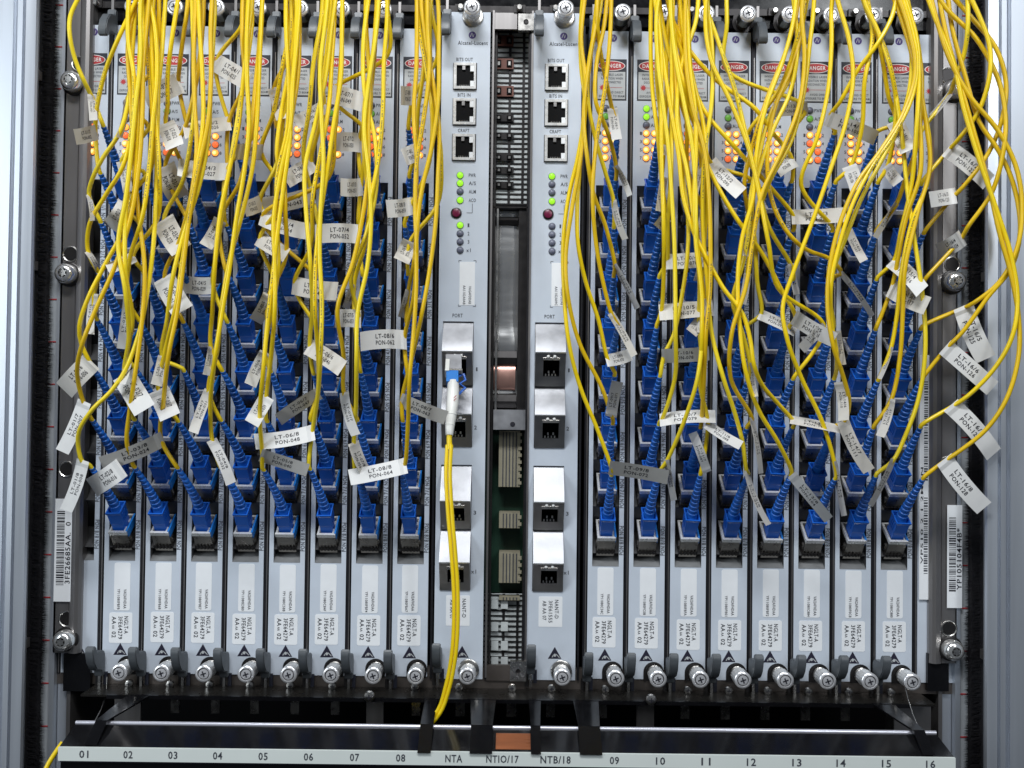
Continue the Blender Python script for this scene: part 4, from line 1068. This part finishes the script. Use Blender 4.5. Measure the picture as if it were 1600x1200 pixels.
for c in range(1, 17):
    fr = [(i + .5) / 8 for i in range(8)]
    random.Random(c * 31).shuffle(fr)
    for row in range(1, 9):
        rnd = random.Random(c * 77 + row)
        org = port_pt(c, row) + A_DIR * 27 - B_DIR * 2.5
        if (c, row) in READ: lb = f"yellow fibre cable tagged LT-{c:02d}/{row}, {ORD[row]} port from top, {WHERE(c)}"
        else: lb = f"yellow fibre cable plugged into {ORD[row]} port from top, {WHERE(c)}"
        t = thing("fibre_cable", lb, "fibre cable", org, "yellow fibre cables plugged into the line cards")
        lean = 0.015 * (-1 if c <= 8 else 1) * (2 if c in (1, 2, 15, 16) else 1)
        rx, ry = THETA + rnd.uniform(-.035, .035), lean + rnd.uniform(-.025, .025)
        con = obj("connector", CB, t, (0, 0, 0), (rx, ry, 0))
        bend = BEND[c] * (.45 + .55 * (row - 1) / 7) + rnd.uniform(-2.5, 2.5)
        bme, bend = boot_mesh(bend)
        obj("boot", bme, con)
        R = Matrix.Rotation(ry, 3, 'Y'); R = Matrix.Rotation(0, 3, 'Z') @ R @ Matrix.Rotation(rx, 3, 'X')
        ax_ = R @ Vector((0, 0, 1))
        tip = org + R @ Vector((bend, 0, BOOT_LEN))
        ax_ = R @ Vector((bend * 1.5 / 83, 0, 1)).normalized()
        tx, ty = proj(tip); th_ = -tip.y
        spec = TAGS[(c, row)]
        hA = th_ + 9 + rnd.uniform(0, 4)
        Ax, Ay = spec[0], spec[1]
        below = Ay > ty - 4
        pts = [tip - ax_ * 14, tip, tip + ax_ * 6]
        if not below: pts.append(P(Ax, Ay, hA))
        else: hA += 4
        last_y = min(Ay, ty - 12)
        if (c, row) in PATHS:
            w = PATHS[(c, row)]
            if below: w = [p for p in w if p[1] < ty - 12]
            n = len(w)
            hb = 116 + rnd.uniform(0, 26)
            for i, (x, y) in enumerate(w):
                pts.append(P(x, y, hA + (hb - hA) * min(1, (i + 1) / 3) + (8 * (1 - max(0, y) / 600))))
        else:
            f_ = fr[row - 1]; hb = 108 + row * 4.5 + rnd.uniform(0, 12)
            y = last_y - 62; i = 0; ph = rnd.uniform(0, 6); am = rnd.uniform(.15, .55); fq = rnd.uniform(80, 170)
            while y > -45:
                x = lane_x(c, y, min(1.12, max(-.12, f_ + am * math.sin(y / fq + ph) + .1 * math.sin(y / 47 + 2 * ph))))
                pts.append(P(x, y, hA + (hb - hA) * min(1, (i + 1) / 2) + 8 * (1 - max(0, y) / 600))); y -= 72; i += 1
            pts.append(P(lane_x(c, -60, f_), -60, hb + 14))
        q = MB(); q.tube([p - org for p in catmull(pts)], 3.2, 8, rnd.choice(("yellow_jacket", "yellow_jacket", "yellow_deep", "yellow_pale")))
        jk = obj("jacket", q.mesh("jacket", smooth=80), t)
        if rnd.random() < .3:
            cp = catmull(pts, 2.0); i0 = int(len(cp) * rnd.uniform(.25, .6)); q = MB()
            i = i0
            while i < min(i0 + 46, len(cp) - 2):
                if rnd.random() < .78:
                    p0, p1 = cp[i] - org, cp[i + 1] - org; tv = (p1 - p0).normalized(); sd = tv.cross(Vector((0, -1, 0))).normalized()
                    o_ = Vector((0, -3.25, 0)) + sd * rnd.uniform(-.2, .2); l_ = rnd.uniform(.5, 1.3); w_ = rnd.uniform(.55, .9)
                    q.poly([p0 + o_ - sd * w_, p0 + o_ + sd * w_, p0 + o_ + sd * w_ + tv * l_, p0 + o_ - sd * w_ + tv * l_], "ink_grey")
                i += 1
            obj("jacket_print", q.mesh("jacket_print", recalc=False), jk)
        obj("tag", tag_mesh(c, row, spec, hA, org), t)

# duplex cable with the white boot, from the first NTA port down into the tray
org = P(708, 575, 30)
t = thing("duplex_cable", "yellow twin cable with white boot hanging from the NTA card down into the tray", "duplex cable", org)
def rel(mb, name, smooth=None, parent=None):
    mb.v = [(v[0] - org.x, v[1] - org.y, v[2] - org.z) for v in mb.v]
    return obj(name, mb.mesh(name, smooth=smooth), parent or t)
a = P(709, 558, 20); b = P(709, 584, 42)
q = MB(); dirv = (b - a)
def obox(q, a, b, w0, w1, d0, d1, m_):
    d = (b - a).normalized(); n_ = Vector((1, 0, 0)).cross(d).normalized()
    k = len(q.v)
    for (p, w, dd) in ((a, w0, d0), (b, w1, d1)):
        for sx, sn in ((-1, -1), (1, -1), (1, 1), (-1, 1)): q.v.append(tuple(p + Vector((sx * w, 0, 0)) + n_ * sn * dd))
    for f_ in ((0, 1, 2, 3), (4, 7, 6, 5), (0, 4, 5, 1), (1, 5, 6, 2), (2, 6, 7, 3), (3, 7, 4, 0)): q.f.append(tuple(k + i for i in f_)); q.m.append(q.mi(m_))
obox(q, a, b, 12, 12, 7, 7, "wedge_silver"); obox(q, P(700, 566, 30), P(699, 584, 44), 3, 3, 8, 8, "white_plastic"); obox(q, b - dirv * .1, b, 13.4, 13.4, 8, 8, "chrome")
rel(q, "module")
q = MB(); obox(q, P(707, 583, 42), P(707, 600, 54), 9, 9, 7, 7, "blue_bright"); con = rel(q, "connector")
q = MB()
q.tube([P(717, 588, 40), P(725, 585, 40), P(727, 594, 46), P(718, 600, 50), P(727, 606, 52), P(717, 616, 55)], 2.2, 6, "blue_plastic"); obj("latch_clip", None) if False else None
rel(q, "latch_clip", 50)
q = MB()
pa = [P(708, 597, 52), P(708, 610, 60), P(707, 630, 70), P(705, 648, 78), P(703, 664, 84), P(702, 680, 88)]
N = 14; k0 = len(q.v); rr_ = [8.5, 9.2, 9.2, 8.2, 7, 5.6]
def frame(i):
    d = (pa[min(i + 1, 5)] - pa[max(i - 1, 0)]).normalized(); u = d.cross(Vector((0, -1, .1))).normalized(); return u, d.cross(u)
for i, p in enumerate(pa):
    u, v = frame(i)
    for j in range(N): w = 2 * math.pi * j / N; q.v.append(tuple(p + (u * math.cos(w) + v * math.sin(w)) * rr_[i]))
for i in range(5):
    for j in range(N): n_ = (j + 1) % N; q.f.append((i * N + j, i * N + n_, (i + 1) * N + n_, (i + 1) * N + j)); q.m.append(q.mi("white_plastic"))
q.f.append(tuple(range(N))); q.m.append(0); q.f.append(tuple(5 * N + j for j in range(N))); q.m.append(0)
for (f_, dz) in ((2.0, 0), (2.0, 4)):
    p = pa[2] + Vector((4, -9.0, 6 + dz)); q.poly([p + Vector((-2, 0, -2)), p + Vector((-1, 0, -2.4)), p + Vector((2.6, 0, 1.6)), p + Vector((1.6, 0, 2))], "red_print")
for i in (3, 4):
    u, v = frame(i); q.tube([pa[i] - (pa[4] - pa[3]).normalized() * .8, pa[i], pa[i] + (pa[4] - pa[3]).normalized() * .8], rr_[i] + .5, 14, "white_plastic")
rel(q, "boot", 40)
q = MB(); q.tube(catmull([P(702, 678, 88), P(702, 690, 90), P(703, 702, 91)]), 4.2, 10, "yellow_jacket"); rel(q, "sleeve", 60)
for dx, dh in ((-3.2, 0), (3.2, 3)):
    w = [(702, 695, 90), (700, 740, 96), (703, 800, 102), (708, 860, 106), (712, 920, 108), (712, 980, 108), (708, 1030, 106), (699, 1075, 102), (686, 1112, 98), (665, 1134, 96), (638, 1145, 94), (600, 1152, 92)]
    q = MB(); q.tube(catmull([P(x + dx * (1 if i < 8 else .5), y + (dx * .8 if i >= 8 else 0), h + dh) for i, (x, y, h) in enumerate(w)]), 3.0, 8, "yellow_jacket"); rel(q, "jacket", 80)
q = MB(); w = [(98, 1160, 120), (84, 1180, 130), (70, 1205, 140), (62, 1240, 150)]
q.tube(catmull([P(*p) for p in w]), 3.4, 8, "yellow_jacket"); o = obj("loose_cable", q.mesh("loose_cable", smooth=80)); tag(o, "short piece of yellow cable at the bottom left corner below the tray", "cable")
bpy.data.objects.remove(_cu_ob)
